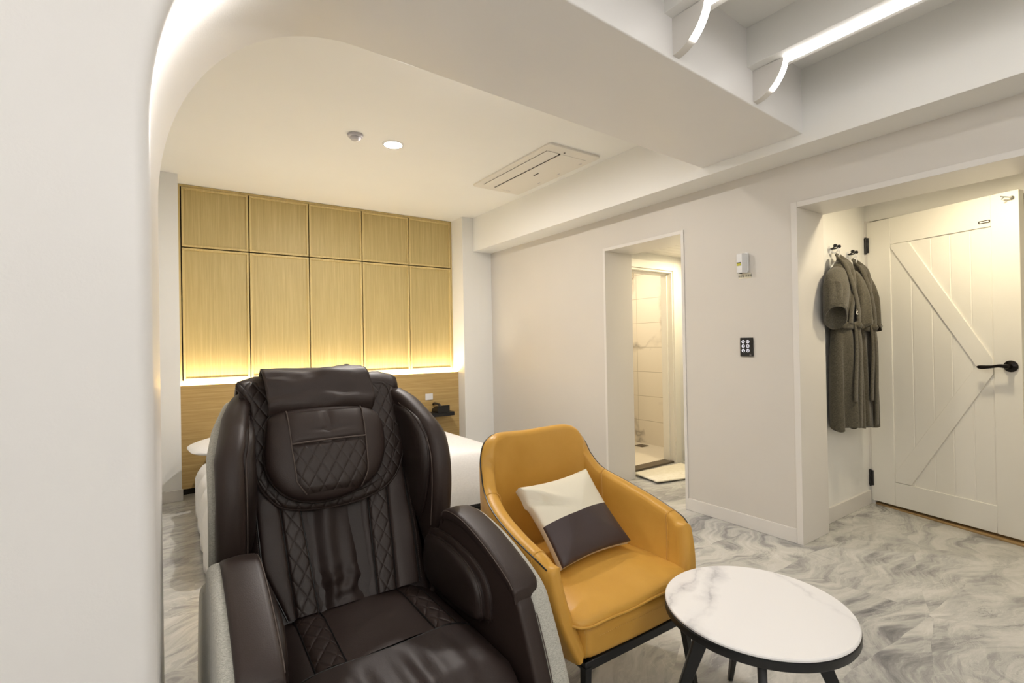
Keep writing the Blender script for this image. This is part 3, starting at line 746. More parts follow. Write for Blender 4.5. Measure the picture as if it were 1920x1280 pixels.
# ------------------------------------------------------------------ hooks, robes
def hook(x, z, label):
    t = empty('robe_hook', (x, 1.582, z), label=label, cat='hook', group='black double hooks for the robes')
    bm = B(); add_prism(bm, rrect(-0.016, 0.016, -0.03, 0.03, 0.008), 0, 0.008, lambda a, b, h: (a, -h, b), bev=0.002)
    add_tube(bm, cr([(0, -0.006, -0.006), (0, -0.03, -0.02), (0, -0.052, -0.008), (0, -0.055, 0.012)], 5), 0.004, 8)
    obj('hook_body', bm, 'white_plastic', t)
    for s in (-1, 1):
        bm = B(); add_tube(bm, cr([(s * 0.006, -0.006, 0.01), (s * 0.02, -0.03, 0.012), (s * 0.028, -0.045, 0.02)], 4), 0.0045, 8)
        add_lathe(bm, [(0, -0.013), (0.009, -0.010), (0.0135, 0), (0.009, 0.010), (0, 0.013)], 16, Matrix.Translation((s * 0.030, -0.048, 0.024))); obj('knob', bm, 'black_metal', t)
hook(3.82, 1.887, 'black double robe hook over the nearer grey robe'); hook(4.10, 1.872, 'black double robe hook over the farther grey robe, nearer the door')
def hanger(x, y, z, label):
    t = empty('clothes_hanger', (x, y, z), label=label, cat='hanger', group='white hangers holding the robes')
    bm = B(); add_tube(bm, cr([(0.0, 0, 0.075), (0.012, 0, 0.09), (0.022, 0, 0.078), (0.018, 0, 0.06), (0.004, 0, 0.04), (0, 0, 0.0)], 6), 0.0035, 8); obj('hanger_hook', bm, 'white_plastic', t)
    bm = B(); add_tube(bm, cr([(-0.11, 0, -0.05), (-0.05, 0, -0.012), (0, 0, 0.0), (0.05, 0, -0.012), (0.11, 0, -0.05)], 6), 0.009, 8); obj('shoulder_bar', bm, 'white_plastic', t)
hanger(3.82, 1.527, 1.80, 'white hanger of the nearer grey robe, only its hook showing'); hanger(4.10, 1.527, 1.785, 'white hanger of the farther grey robe, only its hook showing')
def robe(x, z0, yc, label, mat, wsc, seed, sleeves):
    t = empty('bathrobe', (x, yc, z0), label=label, cat='bathrobe', group='grey bathrobes on the niche wall')
    lv = [(0.0, 0.040, 0.026, 0), (-0.02, 0.078, 0.038, 0), (-0.05, 0.118, 0.046, 0.001), (-0.10, 0.146, 0.052, 0.003), (-0.20, 0.150, 0.056, 0.006), (-0.32, 0.146, 0.058, 0.008),
          (-0.42, 0.134, 0.054, 0.007), (-0.455, 0.128, 0.050, 0.006), (-0.50, 0.136, 0.054, 0.010), (-0.62, 0.150, 0.058, 0.014), (-0.80, 0.158, 0.061, 0.017), (-0.98, 0.163, 0.062, 0.020), (-1.15, 0.166, 0.062, 0.022)]
    bm = B(); rows = []; N = 84
    for i in range(49):
        z = lv[-1][0] * i / 48
        k = max(j for j in range(len(lv)) if lv[j][0] >= z - 1e-9); k = min(k, len(lv) - 2); f = (z - lv[k][0]) / (lv[k + 1][0] - lv[k][0])
        wd, dp, am = [lv[k][q] * (1 - f) + lv[k + 1][q] * f for q in (1, 2, 3)]
        r = []
        for j in range(N):
            a = 2 * PI * j / N; c, s_ = math.cos(a), math.sin(a)
            X = wd * wsc * math.copysign(abs(c) ** 0.75, c); Y = dp * math.copysign(abs(s_) ** 0.75, s_)
            if s_ < 0:
                q = X * 38 + seed + z * 1.1; fold = am * (math.sin(q) + 0.45 * math.sin(q * 1.9 + 1 - z * 2)) * abs(s_)
                Y += fold; X += am * 0.5 * math.cos(q) * abs(s_)
                # overlapping front edge running down from the belt
                xe = 0.02 - 0.10 * max(0, -z - 0.45)
                if z < -0.45: Y -= 0.012 / (1 + math.exp(-(X - xe) * 160))
            zz = z + (0.014 * math.sin(a * 3 + seed) if i == 48 else 0)
            r.append((X, Y, zz))
        rows.append(r)
    V = grid(bm, rows, closed=True); bm.faces.new(V[0]); bm.faces.new(V[-1])
    obj('robe_body', bm, mat, t, ang=75)
    for (sx, x1, y1, z1, hw1, hd1, tilt) in sleeves:      # start x, end centre, end half sizes, opening tilt
        bm = B(); rows = []; L = 18; P2 = Vector((x1, y1, z1)); sg = 1 if x1 > 0 else -1
        fo = [(0, 0.0), (0.05, 0.30), (0.12, 0.58), (0.25, 0.80), (0.45, 0.92), (0.7, 0.98), (1, 1.0)]
        for i in range(L + 1):
            f = i / L; xo = sx + (x1 + sg * hw1 - sx) * lerp_tab(fo, f); xi = (sx - sg * 0.04) + (x1 - sg * hw1 - sx + sg * 0.04) * f ** 1.5; c0 = Vector(((xo + xi) / 2, y1 * f ** 0.35, -0.048 + (z1 + 0.048) * f))
            hw = abs(xo - xi) / 2; hd_ = 0.012 + (hd1 - 0.012) * min(1, f * 2.2) ** 0.6; r = []
            for j in range(36):
                a = 2 * PI * j / 36; c, si = math.cos(a), math.sin(a)
                fold = 0.0045 * math.sin(a * 4 + f * 5 + seed) * (0.3 + f)
                r.append((c0.x + hw * c + fold, c0.y + hd_ * si + fold, c0.z + (tilt[0] * c + tilt[1] * si) * f))
            rows.append(r)
        V = grid(bm, rows, closed=True); bm.faces.new(V[0])
        cc = P2
        def inn(v, k, dz): return ((v.co.x - cc.x) * k + cc.x, (v.co.y - cc.y) * k + cc.y, v.co.z + dz)
        rows2 = [[tuple(v.co) for v in V[-1]], [inn(v, 0.93, -0.002) for v in V[-1]], [inn(v, 0.86, 0.02) for v in V[-1]], [inn(v, 0.65, 0.16) for v in V[-1]]]
        V2 = grid(bm, rows2, closed=True); bm.faces.new(V2[-1])
        bmesh.ops.remove_doubles(bm, verts=bm.verts[:], dist=0.0004)
        sl = obj('sleeve', bm, mat, t, ang=75)
        bm = B(); add_tube(bm, [v for v in [(P2.x + (hw1 + 0.002) * math.cos(2 * PI * j / 36) * 0.985, P2.y + (hd1 + 0.002) * math.sin(2 * PI * j / 36) * 0.985, P2.z + 0.024 + (tilt[0] * math.cos(2 * PI * j / 36) + tilt[1] * math.sin(2 * PI * j / 36))) for j in range(36)]], 0.0015, 5, closed=True); obj('cuff_seam', bm, mat, sl)
    # shawl collar crossing left over right
    bm = B()
    for s_, ex in ((1, -0.050), (-1, 0.060)):
        pts = cr([(s_ * 0.012, 0.034, 0.026), (s_ * 0.048, 0.020, 0.018), (s_ * 0.060, -0.026, -0.020), (s_ * 0.042, -0.054, -0.11), (s_ * 0.008, -0.066, -0.21), (ex * 0.7, -0.068, -0.34), (ex, -0.064, -0.44)], 6)
        rows = []
        for i, p in enumerate(pts):
            a = pts[max(i - 1, 0)]; b = pts[min(i + 1, len(pts) - 1)]; tt = (b - a).normalized(); side = tt.cross(Vector((0, -1, 0)))
            side = side.normalized() if side.length > 1e-3 else Vector((1, 0, 0)); wv = 0.028
            rows.append([p + side * wv * q + Vector((0, -0.010 if s_ < 0 else -0.001, 0)) + Vector((0, 0.005 * (abs(q) > 0.9), 0)) for q in (-1, -0.6, 0, 0.6, 1)])
        grid(bm, rows)
    o = obj('collar', bm, mat, t, ang=80); sd = o.modifiers.new('t', 'SOLIDIFY'); sd.thickness = 0.010; sd.offset = 0
    bm = B(); rows = []
    for j in range(41):
        a = 2 * PI * j / 40; c, s_ = math.cos(a), math.sin(a)
        rows.append([(0.136 * wsc * math.copysign(abs(c) ** 0.8, c), 0.060 * math.copysign(abs(s_) ** 0.8, s_) - (0.006 if s_ < 0 else 0), -0.455 + dz - 0.01 * c) for dz in (-0.024, -0.008, 0.008, 0.024)])
    grid(bm, rows)
    add_lathe(bm, [(0, -0.02), (0.022, -0.014), (0.030, 0), (0.022, 0.014), (0, 0.02)], 14, Matrix.Translation((0.02, -0.074, -0.45)) @ Matrix.Scale(1.3, 4, (0, 0, 1)))
    for (xa, xb, ln, y_) in ((0.005, -0.05, 0.52, -0.086), (0.03, 0.0, 0.70, -0.094)):
        pts = cr([(xa, -0.076, -0.43), (xa * 0.5 + xb * 0.4, y_ - 0.004, -0.60), (xb, y_ - 0.004, -0.44 - ln * 0.8), (xb - 0.003, y_ - 0.002, -0.44 - ln)], 6)
        grid(bm, [[p + Vector((q, 0.004 * (abs(q) > 0.02), 0)) for q in (-0.026, -0.013, 0, 0.013, 0.026)] for p in pts])
    o = obj('belt', bm, mat, t, ang=80); sd = o.modifiers.new('t', 'SOLIDIFY'); sd.thickness = 0.007; sd.offset = 0
    return t
r1 = robe(3.82, 1.805, 1.505, 'dark grey waffle bathrobe on the left hook, belt tied, nearer the lounge', 'robe_cloth', 0.98, 0.4,
          [(-0.10, -0.305, -0.078, -0.405, 0.112, 0.054, (-0.045, -0.055)), (0.10, 0.145, -0.078, -0.465, 0.064, 0.044, (0.01, -0.02))])
r2 = robe(4.085, 1.790, 1.505, 'dark grey bathrobe on the right hook, half hidden, nearer the entry door', 'robe_cloth_far', 0.74, 2.0,
          [(-0.07, -0.080, 0.012, -0.40, 0.050, 0.045, (0.0, 0.0)), (0.07, 0.120, -0.040, -0.455, 0.055, 0.055, (-0.02, 0.0))])
text('embroidery', 'ion', 0.055, (3.845, 1.425, 1.445), (PI / 2, 0, 0), 'white_thread', r1)

# ------------------------------------------------------------------ bath mat, drain
bm = B(); rows = []
C4 = [(3.60, 3.235), (3.545, 2.905), (4.06, 2.77), (4.29, 3.20)]
for j in range(21):
    v = j / 20; r = []
    for i in range(25):
        u = i / 24
        a = Vector(C4[0]).lerp(Vector(C4[3]), u); b = Vector(C4[1]).lerp(Vector(C4[2]), u); p = a.lerp(b, v)
        r.append((p.x, p.y, 0.012 + 0.006 * abs(noise.noise(Vector((p.x * 7, p.y * 7, 1)))) + (0.004 if 0.1 < v < 0.9 else 0)))
    rows.append(r)
grid(bm, rows)
o = obj('bath_mat', bm, 'towel_cloth', ang=80); sd = o.modifiers.new('t', 'SOLIDIFY'); sd.thickness = 0.011; sd.offset = -1
tag(o, 'white towel bath mat on the floor before the bathroom doorway', 'bath mat')
t = bx('floor_drain', (4.60, 4.72, 3.98, 4.10, 0.012, 0.018), 'drain_metal', bev=0.002); tag(t, 'square metal floor drain in the white bathroom floor', 'drain')
#--FURNITURE--
# ------------------------------------------------------------------ massage chair
MX, MY = 0.485, 1.50
mc = empty('massage_chair', (MX, MY, 0), label='large dark brown leather massage chair with light grey woven shell and quilted head pillow', cat='massage chair')
def Bk(u, w_, h): return (u, 1.67 - MY + 0.472 * w_ - h * 0.882, 0.42 + 0.882 * w_ + h * 0.472)
def YZ(u): return None
def side_prism(poly, u0, u1, bev, seg=4, lean=None):
    bm = B(); mp = lambda a, b, h: ((h + (lean(a, b) * (1 if h > 0 else -1) if lean else 0)), a - MY, b)
    add_prism(bm, poly, u0, u1, mp, bev=bev, seg=seg); return bm
def stitch(name, pts, parent, r=0.0016, mat='thread', n=5, sm=True):
    bm = B(); add_tube(bm, cr(pts, n) if sm else pts, r, 6); return obj(name, bm, mat, parent)
# backrest core and top roll
core = [(-0.04, -0.15), (0.70, -0.17), (0.77, -0.155), (0.815, -0.11), (0.825, -0.05), (0.805, 0.0), (0.76, 0.022), (0.5, 0.012), (0.0, 0.008), (-0.04, 0.0)]
bm = B(); add_prism(bm, [(q.x, q.y) for q in [Vector((v.x, v.y)) for v in cr([(a, b, 0) for a, b in core], 4, True)]], -0.285, 0.285, lambda a, b, h: Bk(h, a, b), bev=0.035, seg=5)
bk = obj('backrest', bm, 'brown_leather', mc, ang=60)
def panel(name, left, right, mat, hfun, w0=0.0, w1=0.48, nu=14, nw=40, parent=None):
    bm = B(); rows = []
    for j in range(nw + 1):
        w_ = w0 + (w1 - w0) * j / nw; a = lerp_tab(left, w_); b = lerp_tab(right, w_); r = []
        for i in range(nu + 1):
            s = i / nu; u = a + (b - a) * s; r.append(Bk(u, w_, hfun(u, w_, s)))
        rows.append(r)
    grid(bm, rows); return obj(name, bm, mat, parent or bk, ang=80)
dome = lambda k, p=3.0: (lambda s: k * (1 - abs(2 * s - 1) ** p) ** (1 / p))
seamL0 = [(0.0, -0.200), (0.16, -0.258), (0.45, -0.268)]; seamL1 = [(0, -0.176), (0.35, -0.192), (0.48, -0.198)]; seamL2 = [(0, -0.108), (0.34, -0.130), (0.48, -0.136)]
seamR2 = [(0, 0.083), (0.34, 0.105), (0.48, 0.112)]; seamR1 = [(0, 0.150), (0.35, 0.180), (0.48, 0.190)]; seamR0 = [(0, 0.236), (0.16, 0.25), (0.45, 0.258)]
d1 = dome(0.016); d2f = dome(0.014, 4)
wr = lambda u, w_: 0.004 * noise.noise(Vector((u * 6, w_ * 22, 1.7)))
panel('side_panel', seamL0, seamL1, 'brown_leather_smooth', lambda u, w_, s: 0.014 + d1(s) + wr(u, w_)); panel('side_panel', seamR1, seamR0, 'brown_leather_smooth', lambda u, w_, s: 0.014 + d1(s) + wr(u, w_))
panel('quilted_strip', seamL1, seamL2, 'quilted_leather', lambda u, w_, s: 0.014 + d2f(s)); panel('quilted_strip', seamR2, seamR1, 'quilted_leather', lambda u, w_, s: 0.014 + d2f(s))
def drape(u, w_, s):
    q = u + 0.010 * math.sin(w_ * 9)
    f = 0.013 * math.sin(q * 36 + 2.4 + 1.6 * w_) + 0.005 * math.sin(q * 83 - 3 * w_) + 0.006 * noise.noise(Vector((u * 20, w_ * 7, 4)))
    e = min(1, min(s, 1 - s) * 6)
    bunch = 0.010 * math.exp(-((w_ - 0.06) / 0.05) ** 2) * noise.noise(Vector((u * 26, w_ * 30, 9)))
    return 0.012 + e * (0.006 + f + bunch * 2.0)
panel('draped_center', seamL2, seamR2, 'draped_leather', drape, nu=60, nw=60)
for k_, tb in enumerate((seamL0, seamL1, seamL2, seamR2, seamR1, seamR0)):
    stitch('seam', [Bk(lerp_tab(tb, w_), w_, 0.0165) for w_ in [0.0 + 0.46 * i / 12 for i in range(13)]], bk, 0.0022, 'black_plastic')
    off = 0.006 if k_ in (0, 1, 2) else -0.006
    bm = B()
    for i in range(66):     # dashed topstitching
        w_ = 0.01 + 0.0068 * i
        if w_ < 0.45: add_tube(bm, [Bk(lerp_tab(tb, w_) - off, w_, 0.0235), Bk(lerp_tab(tb, w_ + 0.004) - off, w_ + 0.004, 0.0235)], 0.0009, 4)
    obj('topstitch', bm, 'thread', bk)
# quilted head cover
cov = [(-0.300, 0.775), (-0.272, 0.80), (-0.15, 0.805), (0.12, 0.805), (0.262, 0.795), (0.292, 0.75), (0.288, 0.62), (0.266, 0.48), (0.210, 0.38), (0.115, 0.328), (-0.018, 0.312), (-0.166, 0.330), (-0.228, 0.381), (-0.260, 0.457), (-0.262, 0.62), (-0.268, 0.72)]
covs = [(v.x, v.y) for v in cr([(a, b, 0) for a, b in cov], 6, True)]
bm = B(); add_puff(bm, covs, 0.026, lambda a, b, h: Bk(a, b, h + 0.03 * max(0, -a - 0.22) / 0.08), h0=0.022, nr=10, p=3.2, back=True, skirt=0.012)
hc = obj('head_cover', bm, 'quilted_leather', mc, ang=60)
stitch('piping', [Bk(a, b, 0.036 + 0.03 * max(0, -a - 0.22) / 0.08) for a, b in covs] + [Bk(covs[0][0], covs[0][1], 0.06)], hc, 0.0032, 'brown_leather_smooth', sm=False)
inn = [(-0.018 + (a + 0.018) * 0.86, 0.56 + (b - 0.56) * 0.88) for a, b in covs]
stitch('inner_seam', [Bk(a, b, 0.0545) for a, b in inn] + [Bk(inn[0][0], inn[0][1], 0.0545)], hc, 0.0022, 'brown_leather_smooth', sm=False)
# smooth roll over the top of the backrest
bm = B(); rows = []
for i in range(31):
    u = -0.292 + 0.584 * i / 30; r = []
    e = min(1, min(i, 30 - i) / 3); 
    for (a, b) in ((0.745, 0.048), (0.775, 0.056), (0.805, 0.050), (0.835, 0.02), (0.846, -0.04), (0.835, -0.10), (0.79, -0.15), (0.70, -0.182)):
        r.append(Bk(u, a - 0.018 * (1 - e) + 0.005 * noise.noise(Vector((u * 9, a * 5, 2))), b + 0.004 * noise.noise(Vector((u * 14, b * 9, 5)))))
    rows.append(r)
grid(bm, rows); o = obj('top_roll', bm, 'brown_leather_smooth', hc, ang=80); sd = o.modifiers.new('t', 'SOLIDIFY'); sd.thickness = 0.012; sd.offset = -1
# head pillow with its flap
pw = [(-0.222, 0.600), (-0.212, 0.640), (-0.160, 0.662), (-0.05, 0.668), (0.06, 0.664), (0.140, 0.645), (0.176, 0.605), (0.182, 0.54), (0.165, 0.455), (0.120, 0.385), (0.030, 0.338), (-0.07, 0.328), (-0.160, 0.352), (-0.215, 0.410), (-0.236, 0.49)]
pws = [(v.x, v.y) for v in cr([(a, b, 0) for a, b in pw], 7, True)]
PC = (-0.028, 0.50); PT = 0.058; PH = 0.060; PS = 0.020; PP = 2.7
bm = B(); add_puff(bm, pws, PT, lambda a, b, h: Bk(a, b, h), h0=PH, nr=12, p=PP, skirt=PS, center=PC, wob=0.006)
hp = obj('head_pillow', bm, 'brown_leather_smooth', mc, ang=60)
def pill_h(a, b):
    d = Vector((a - PC[0], b - PC[1])); ang_ = math.atan2(d.y, d.x); best = 1
    n = len(pws)
    for i in range(n):
        p, q = Vector(pws[i]) - Vector(PC), Vector(pws[(i + 1) % n]) - Vector(PC)
        a0, a1 = math.atan2(p.y, p.x), math.atan2(q.y, q.x)
        dd = (a1 - a0 + PI) % (2 * PI) - PI; t_ = ((ang_ - a0 + PI) % (2 * PI) - PI)
        if dd != 0 and 0 <= t_ / dd <= 1: best = (p.lerp(q, t_ / dd)).length; break
    s = min(1, d.length / best); return PH + PS + PT * (1 - s ** PP) ** (1 / PP)
stitch('pillow_piping', [Bk(a, b, PH + PS + 0.002) for a, b in pws] + [Bk(pws[0][0], pws[0][1], PH + PS + 0.002)], hp, 0.0035, 'brown_leather', sm=False)
def pgrid(name, L_, R_, w0, w1, mat, off, nu=24, nw=24, fold=None, parent=None):
    bm = B(); rows = []
    for j in range(nw + 1):
        w_ = w0 + (w1 - w0) * j / nw; a, b = lerp_tab(L_, w_), lerp_tab(R_, w_); r = []
        for i in range(nu + 1):
            u = a + (b - a) * i / nu; e = min(1, min(i, nu - i, j, nw - j) / 2.0)
            r.append(Bk(u, w_, pill_h(u, w_) + off * e + (fold(u, w_) * e if fold else 0)))
        rows.append(r)
    grid(bm, rows); return obj(name, bm, mat, parent or hp, ang=80)
PL = [(0.345, -0.118), (0.39, -0.150), (0.50, -0.156), (0.655, -0.158)]; PR = [(0.345, 0.060), (0.40, 0.088), (0.52, 0.096), (0.655, 0.104)]
pgrid('quilted_pocket', PL, PR, 0.352, 0.520, 'quilted_leather', 0.006)
pgrid('upper_panel', PL, PR, 0.526, 0.645, 'brown_leather_smooth', 0.006, fold=lambda u, w_: -0.010 * math.exp(-((u + 0.028) / 0.012) ** 2) * math.exp(-((w_ - 0.60) / 0.05) ** 2) - 0.007 * math.exp(-((w_ - 0.562 - 0.03 * abs(u + 0.028)) / 0.006) ** 2) * max(0, 1 - abs(u + 0.028) / 0.09))
for tb in (PL, PR): stitch('pillow_seam', [Bk(lerp_tab(tb, w_), w_, pill_h(lerp_tab(tb, w_), w_) + 0.0045) for w_ in [0.352 + 0.30 * i / 14 for i in range(15)]], hp, 0.0022, 'thread')
stitch('pocket_hem', [Bk(u, 0.5225 + 0.004 * (u), pill_h(u, 0.5225) + 0.006) for u in [-0.155 + 0.25 * i / 10 for i in range(11)]], hp, 0.003, 'thread')
bm = B(); add_box(bm, -0.002, 0.003, -0.001, 0.0035, -0.030, 0.030); tg = obj('side_label', bm, 'orange_label', hp, Bk(-0.233, 0.515, 0.078), (-0.49, 0, 0)); tag(tg, 'small orange fabric tab')
bm = B(); rows = []
path = cr([(0.648, 0.082, 0), (0.67, 0.104, 0), (0.71, 0.112, 0), (0.76, 0.112, 0), (0.805, 0.104, 0), (0.835, 0.072, 0), (0.856, 0.02, 0), (0.862, -0.05, 0), (0.85, -0.12, 0), (0.79, -0.18, 0), (0.70, -0.20, 0)], 5)
for i, q in enumerate(path):
    r = []; f = i / (len(path) - 1)
    for j in range(41):
        s = j / 40; u = -0.216 + (0.372 + 0.006 * math.sin(f * 7)) * s + 0.004 * math.sin(f * 11)
        nz = 0.016 * noise.noise(Vector((u * 6 + f * 2, f * 9, 0.5))) + 0.006 * noise.noise(Vector((u * 15, f * 16, 2.5)))
        r.append(Bk(u, q.x + 0.35 * nz, q.y + nz))
    rows.append(r)
grid(bm, rows); o = obj('pillow_flap', bm, 'brown_leather_smooth', hp, ang=80); sd = o.modifiers.new('t', 'SOLIDIFY'); sd.thickness = 0.007; sd.offset = 0
bm = B(); add_tube(bm, cr([(0.085, 2.02 - MY, 1.178), (0.09, 2.03 - MY, 1.192), (0.105, 2.04 - MY, 1.193), (0.115, 2.04 - MY, 1.182)], 4), 0.008, 8); obj('strap_buckle', bm, 'black_plastic', hp)
# shoulder wings
wing = [(1.74, 0.50), (1.69, 0.58), (1.665, 0.68), (1.657, 0.78), (1.670, 0.87), (1.715, 0.955), (1.79, 1.015), (1.90, 1.072), (2.03, 1.105), (2.14, 1.09), (2.21, 0.99), (2.23, 0.80), (2.20, 0.45), (1.95, 0.40)]
wsm = [(v.x, v.y) for v in cr([(a, b, 0) for a, b in wing], 5, True)]
lean = lambda y, z: -0.30 * max(0, z - 0.93) - 0.16 * max(0, y - 1.9)
def scalep(poly, cy, cz, s, dy=0, dz=0): return [((a - cy) * s + cy + dy, (b - cz) * s + cz + dz) for a, b in poly]
for s in (-1, 1):
    u0, u1 = sorted((s * 0.305, s * 0.385))
    wg = obj('shoulder_wing', side_prism(wsm, u0, u1, 0.034, 6, lean), 'brown_leather_smooth', mc, ang=60)
    u0, u1 = sorted((s * 0.345, s * 0.402))
    so = obj('wing_shell', side_prism(scalep(wsm, 1.95, 0.75, 0.95, 0.052, -0.016), u0, u1, 0.016, 4, lean), 'grey_weave', mc, ang=60); tag(so, 'light grey woven outer shell of the shoulder wing')
    ab = [(2.02, 1.02), (1.90, 1.03), (1.80, 1.005), (1.735, 0.95), (1.70, 0.86), (1.71, 0.76), (1.76, 0.64), (1.84, 0.58), (1.95, 0.66), (2.04, 0.84)]
    abs_ = [(v.x, v.y) for v in cr([(a, b, 0) for a, b in ab], 5, True)]
    bm = B(); add_puff(bm, abs_, 0.038, lambda a, b, h: (s * (0.312 - h + lean(a, b) * 0.8), a - MY, b), nr=8, p=2.6, skirt=0.012)
    pd = obj('shoulder_airbag', bm, 'brown_leather', wg, ang=60)
    stitch('airbag_piping', [(s * (0.299 + lean(a, b) * 0.8), a - MY, b) for a, b in abs_ + abs_[:1]], pd, 0.0032, 'brown_leather_smooth', sm=False)
    sw = [(a, b) for a, b in wsm if a < 2.0 and b > 0.55]
    fr = [(1.70, 0.60), (1.685, 0.70), (1.680, 0.80), (1.693, 0.875), (1.735, 0.945), (1.805, 0.995), (1.91, 1.04)]
    stitch('wing_seam', [(s * (0.3035 + lean(a, b)), a - MY, b) for a, b in fr], wg, 0.002, 'thread')
# arms
arm = [(1.61, 0.655), (1.54, 0.676), (1.45, 0.670), (1.35, 0.648), (1.25, 0.612), (1.18, 0.578), (1.140, 0.548), (1.118, 0.51), (1.07, 0.40), (1.03, 0.28), (1.00, 0.12), (1.04, 0.05), (1.40, 0.03), (1.95, 0.03), (2.06, 0.20), (2.02, 0.42), (1.80, 0.54), (1.66, 0.58)]
asm = [(v.x, v.y) for v in cr([(a, b, 0) for a, b in arm], 4, True)]
for s in (-1, 1):
    u0, u1 = sorted((s * 0.300, s * 0.356)); bd = obj('arm_side', side_prism(asm, u0, u1, 0.012, 4), 'brown_leather_smooth', mc, ang=60)
    u0, u1 = sorted((s * 0.345, s * 0.415))
    flare = lambda y, z: 0.012 * max(0, (0.6 - z) / 0.6)
    sh = obj('arm_shell', side_prism(scalep(asm, 1.5, 0.3, 1.0, 0.006, 0.012), u0, u1, 0.022, 5, flare), 'grey_weave', mc, ang=60); tag(sh, 'light grey woven outer side shell')
    top = [(1.672, 0.640), (1.672, 0.664), (1.64, 0.680), (1.45, 0.677), (1.31, 0.655), (1.21, 0.618), (1.150, 0.588), (1.135, 0.565), (1.150, 0.552), (1.21, 0.575), (1.31, 0.612), (1.45, 0.635), (1.6, 0.638)]
    # pad with a rounded outer front corner: narrower towards the front tip
    bm = B(); NL = 40; rows = []
    tops = cr([(1.595, 0.668, 0), (1.575, 0.692, 0), (1.52, 0.703, 0), (1.44, 0.698, 0), (1.34, 0.674, 0), (1.24, 0.636, 0), (1.170, 0.602, 0), (1.140, 0.576, 0)], 7)
    for i, q in enumerate(tops):
        f = i / (len(tops) - 1); wo = 0.386
        if f > 0.88: wo = 0.352 + 0.034 * math.sqrt(max(0, 1 - ((f - 0.88) / 0.10) ** 2)) if f < 0.98 else 0.352
        if f < 0.06: wo = 0.386 - 0.02 * (1 - f / 0.06) ** 2
        wi = 0.293 + (0.010 * (1 - f / 0.06) ** 2 if f < 0.06 else 0)
        r = []; th = 0.034
        for (a, hh) in ((wi + 0.004, -th), (wi, -th * 0.6), (wi + 0.001, -0.008), (wi + 0.006, -0.002), (wi + 0.016, 0.0), ((wi + wo) / 2, 0.003), (wo - 0.016, 0.0), (wo - 0.006, -0.002), (wo - 0.001, -0.008), (wo, -th * 0.6), (wo - 0.004, -th)):
            r.append((s * a, q.x - MY, q.y + hh))
        rows.append(r)
    V = grid(bm, rows); bm.faces.new(V[0]); bm.faces.new(V[-1]); 
    for i in range(len(V) - 1): bm.faces.new((V[i][0], V[i][-1], V[i + 1][-1], V[i + 1][0]))
    ap = obj('armrest_pad', bm, 'brown_leather_smooth', mc, ang=50)
    stitch('armrest_seam', [(s * 0.2945, q.x - MY, q.y - 0.006) for q in tops[2:-3]], ap, 0.0016, 'thread', sm=False)
    stitch('front_seam', [(s * 0.350, a - MY - 0.006, b + 0.004) for a, b in ((1.118, 0.51), (1.07, 0.40), (1.03, 0.28), (1.00, 0.14))], bd, 0.0016, 'thread')
    # hip airbags, two layers
    hb1 = [(1.68, 0.56), (1.62, 0.592), (1.51, 0.598), (1.38, 0.580), (1.31, 0.540), (1.290, 0.475), (1.33, 0.425), (1.66, 0.425)]
    for k_, (uu, T_, gr, mt) in enumerate(((0.306, 0.012, 1.10, 'brown_leather_smooth'), (0.288, 0.024, 1.0, 'brown_leather'))):
        pp = [(v.x, v.y) for v in cr([(a, b, 0) for a, b in scalep(hb1, 1.52, 0.44, gr)], 5, True)]
        bm = B(); add_puff(bm, pp, T_, lambda a, b, h: (s * (uu - h), a - MY, b), nr=7, p=3.0, skirt=0.012)
        q_ = obj('hip_airbag', bm, mt, bd, ang=60)
        stitch('airbag_edge', [(s * (uu - 0.0125), a - MY, b) for a, b in pp + pp[:1]], q_, 0.0028, 'brown_leather_smooth', sm=False)
# seat
def seat_z(u, y):
    z = 0.428 - 0.035 * abs(u / 0.27) ** 6 + 0.006 * math.sin((y - 1.1) * 5) - 0.010 * math.exp(-((y - 1.40) / 0.16) ** 2) * math.exp(-(u / 0.15) ** 2)
    if y > 1.6: z -= (y - 1.6) * 0.15
    if y < 1.16: z -= 0.9 * (1.16 - y) ** 2 * 10
    return z
bm = B(); add_prism(bm, rrect(-0.268, 0.268, 1.09 - MY, 1.72 - MY, 0.05), 0.20, 0.395, XYZ, bev=0.03, seg=5); se = obj('seat', bm, 'brown_leather', mc, ang=60)
def spanel(name, fl, fr_, mat, y0, y1, off=0.0, nu=16, ny=24, fold=None, dm=0.008):
    bm = B(); rows = []
    for j in range(ny + 1):
        y = y0 + (y1 - y0) * j / ny; a, b = fl(y), fr_(y); r = []
        for i in range(nu + 1):
            s = i / nu; u = a + (b - a) * s
            e = (1 - abs(2 * s - 1) ** 4); r.append((u, y - MY, seat_z(u, y) + off + dm * e + (fold(u, y, s) if fold else 0)))
        rows.append(r)
    grid(bm, rows); return obj(name, bm, mat, se, ang=80)
cst = lambda v: (lambda y: v)
lL1 = lambda y: -0.105 - 0.02 * max(0, (1.6 - y)); lL0 = lambda y: -0.185 - 0.02 * max(0, 1.6 - y)
spanel('seat_center', lL1, cst(0.150), 'brown_leather_smooth', 1.34, 1.70, nu=24, fold=lambda u, y, s: 0.004 * noise.noise(Vector((u * 8, y * 8, 3))))
spanel('quilted_seat_strip', cst(0.150), cst(0.222), 'quilted_seat', 1.34, 1.70); spanel('quilted_seat_strip', lL0, lL1, 'quilted_seat', 1.34, 1.70)
spanel('seat_side', cst(0.222), cst(0.268), 'brown_leather', 1.34, 1.70, dm=0.004); spanel('seat_side', cst(-0.268), lL0, 'brown_leather', 1.34, 1.70, dm=0.004)
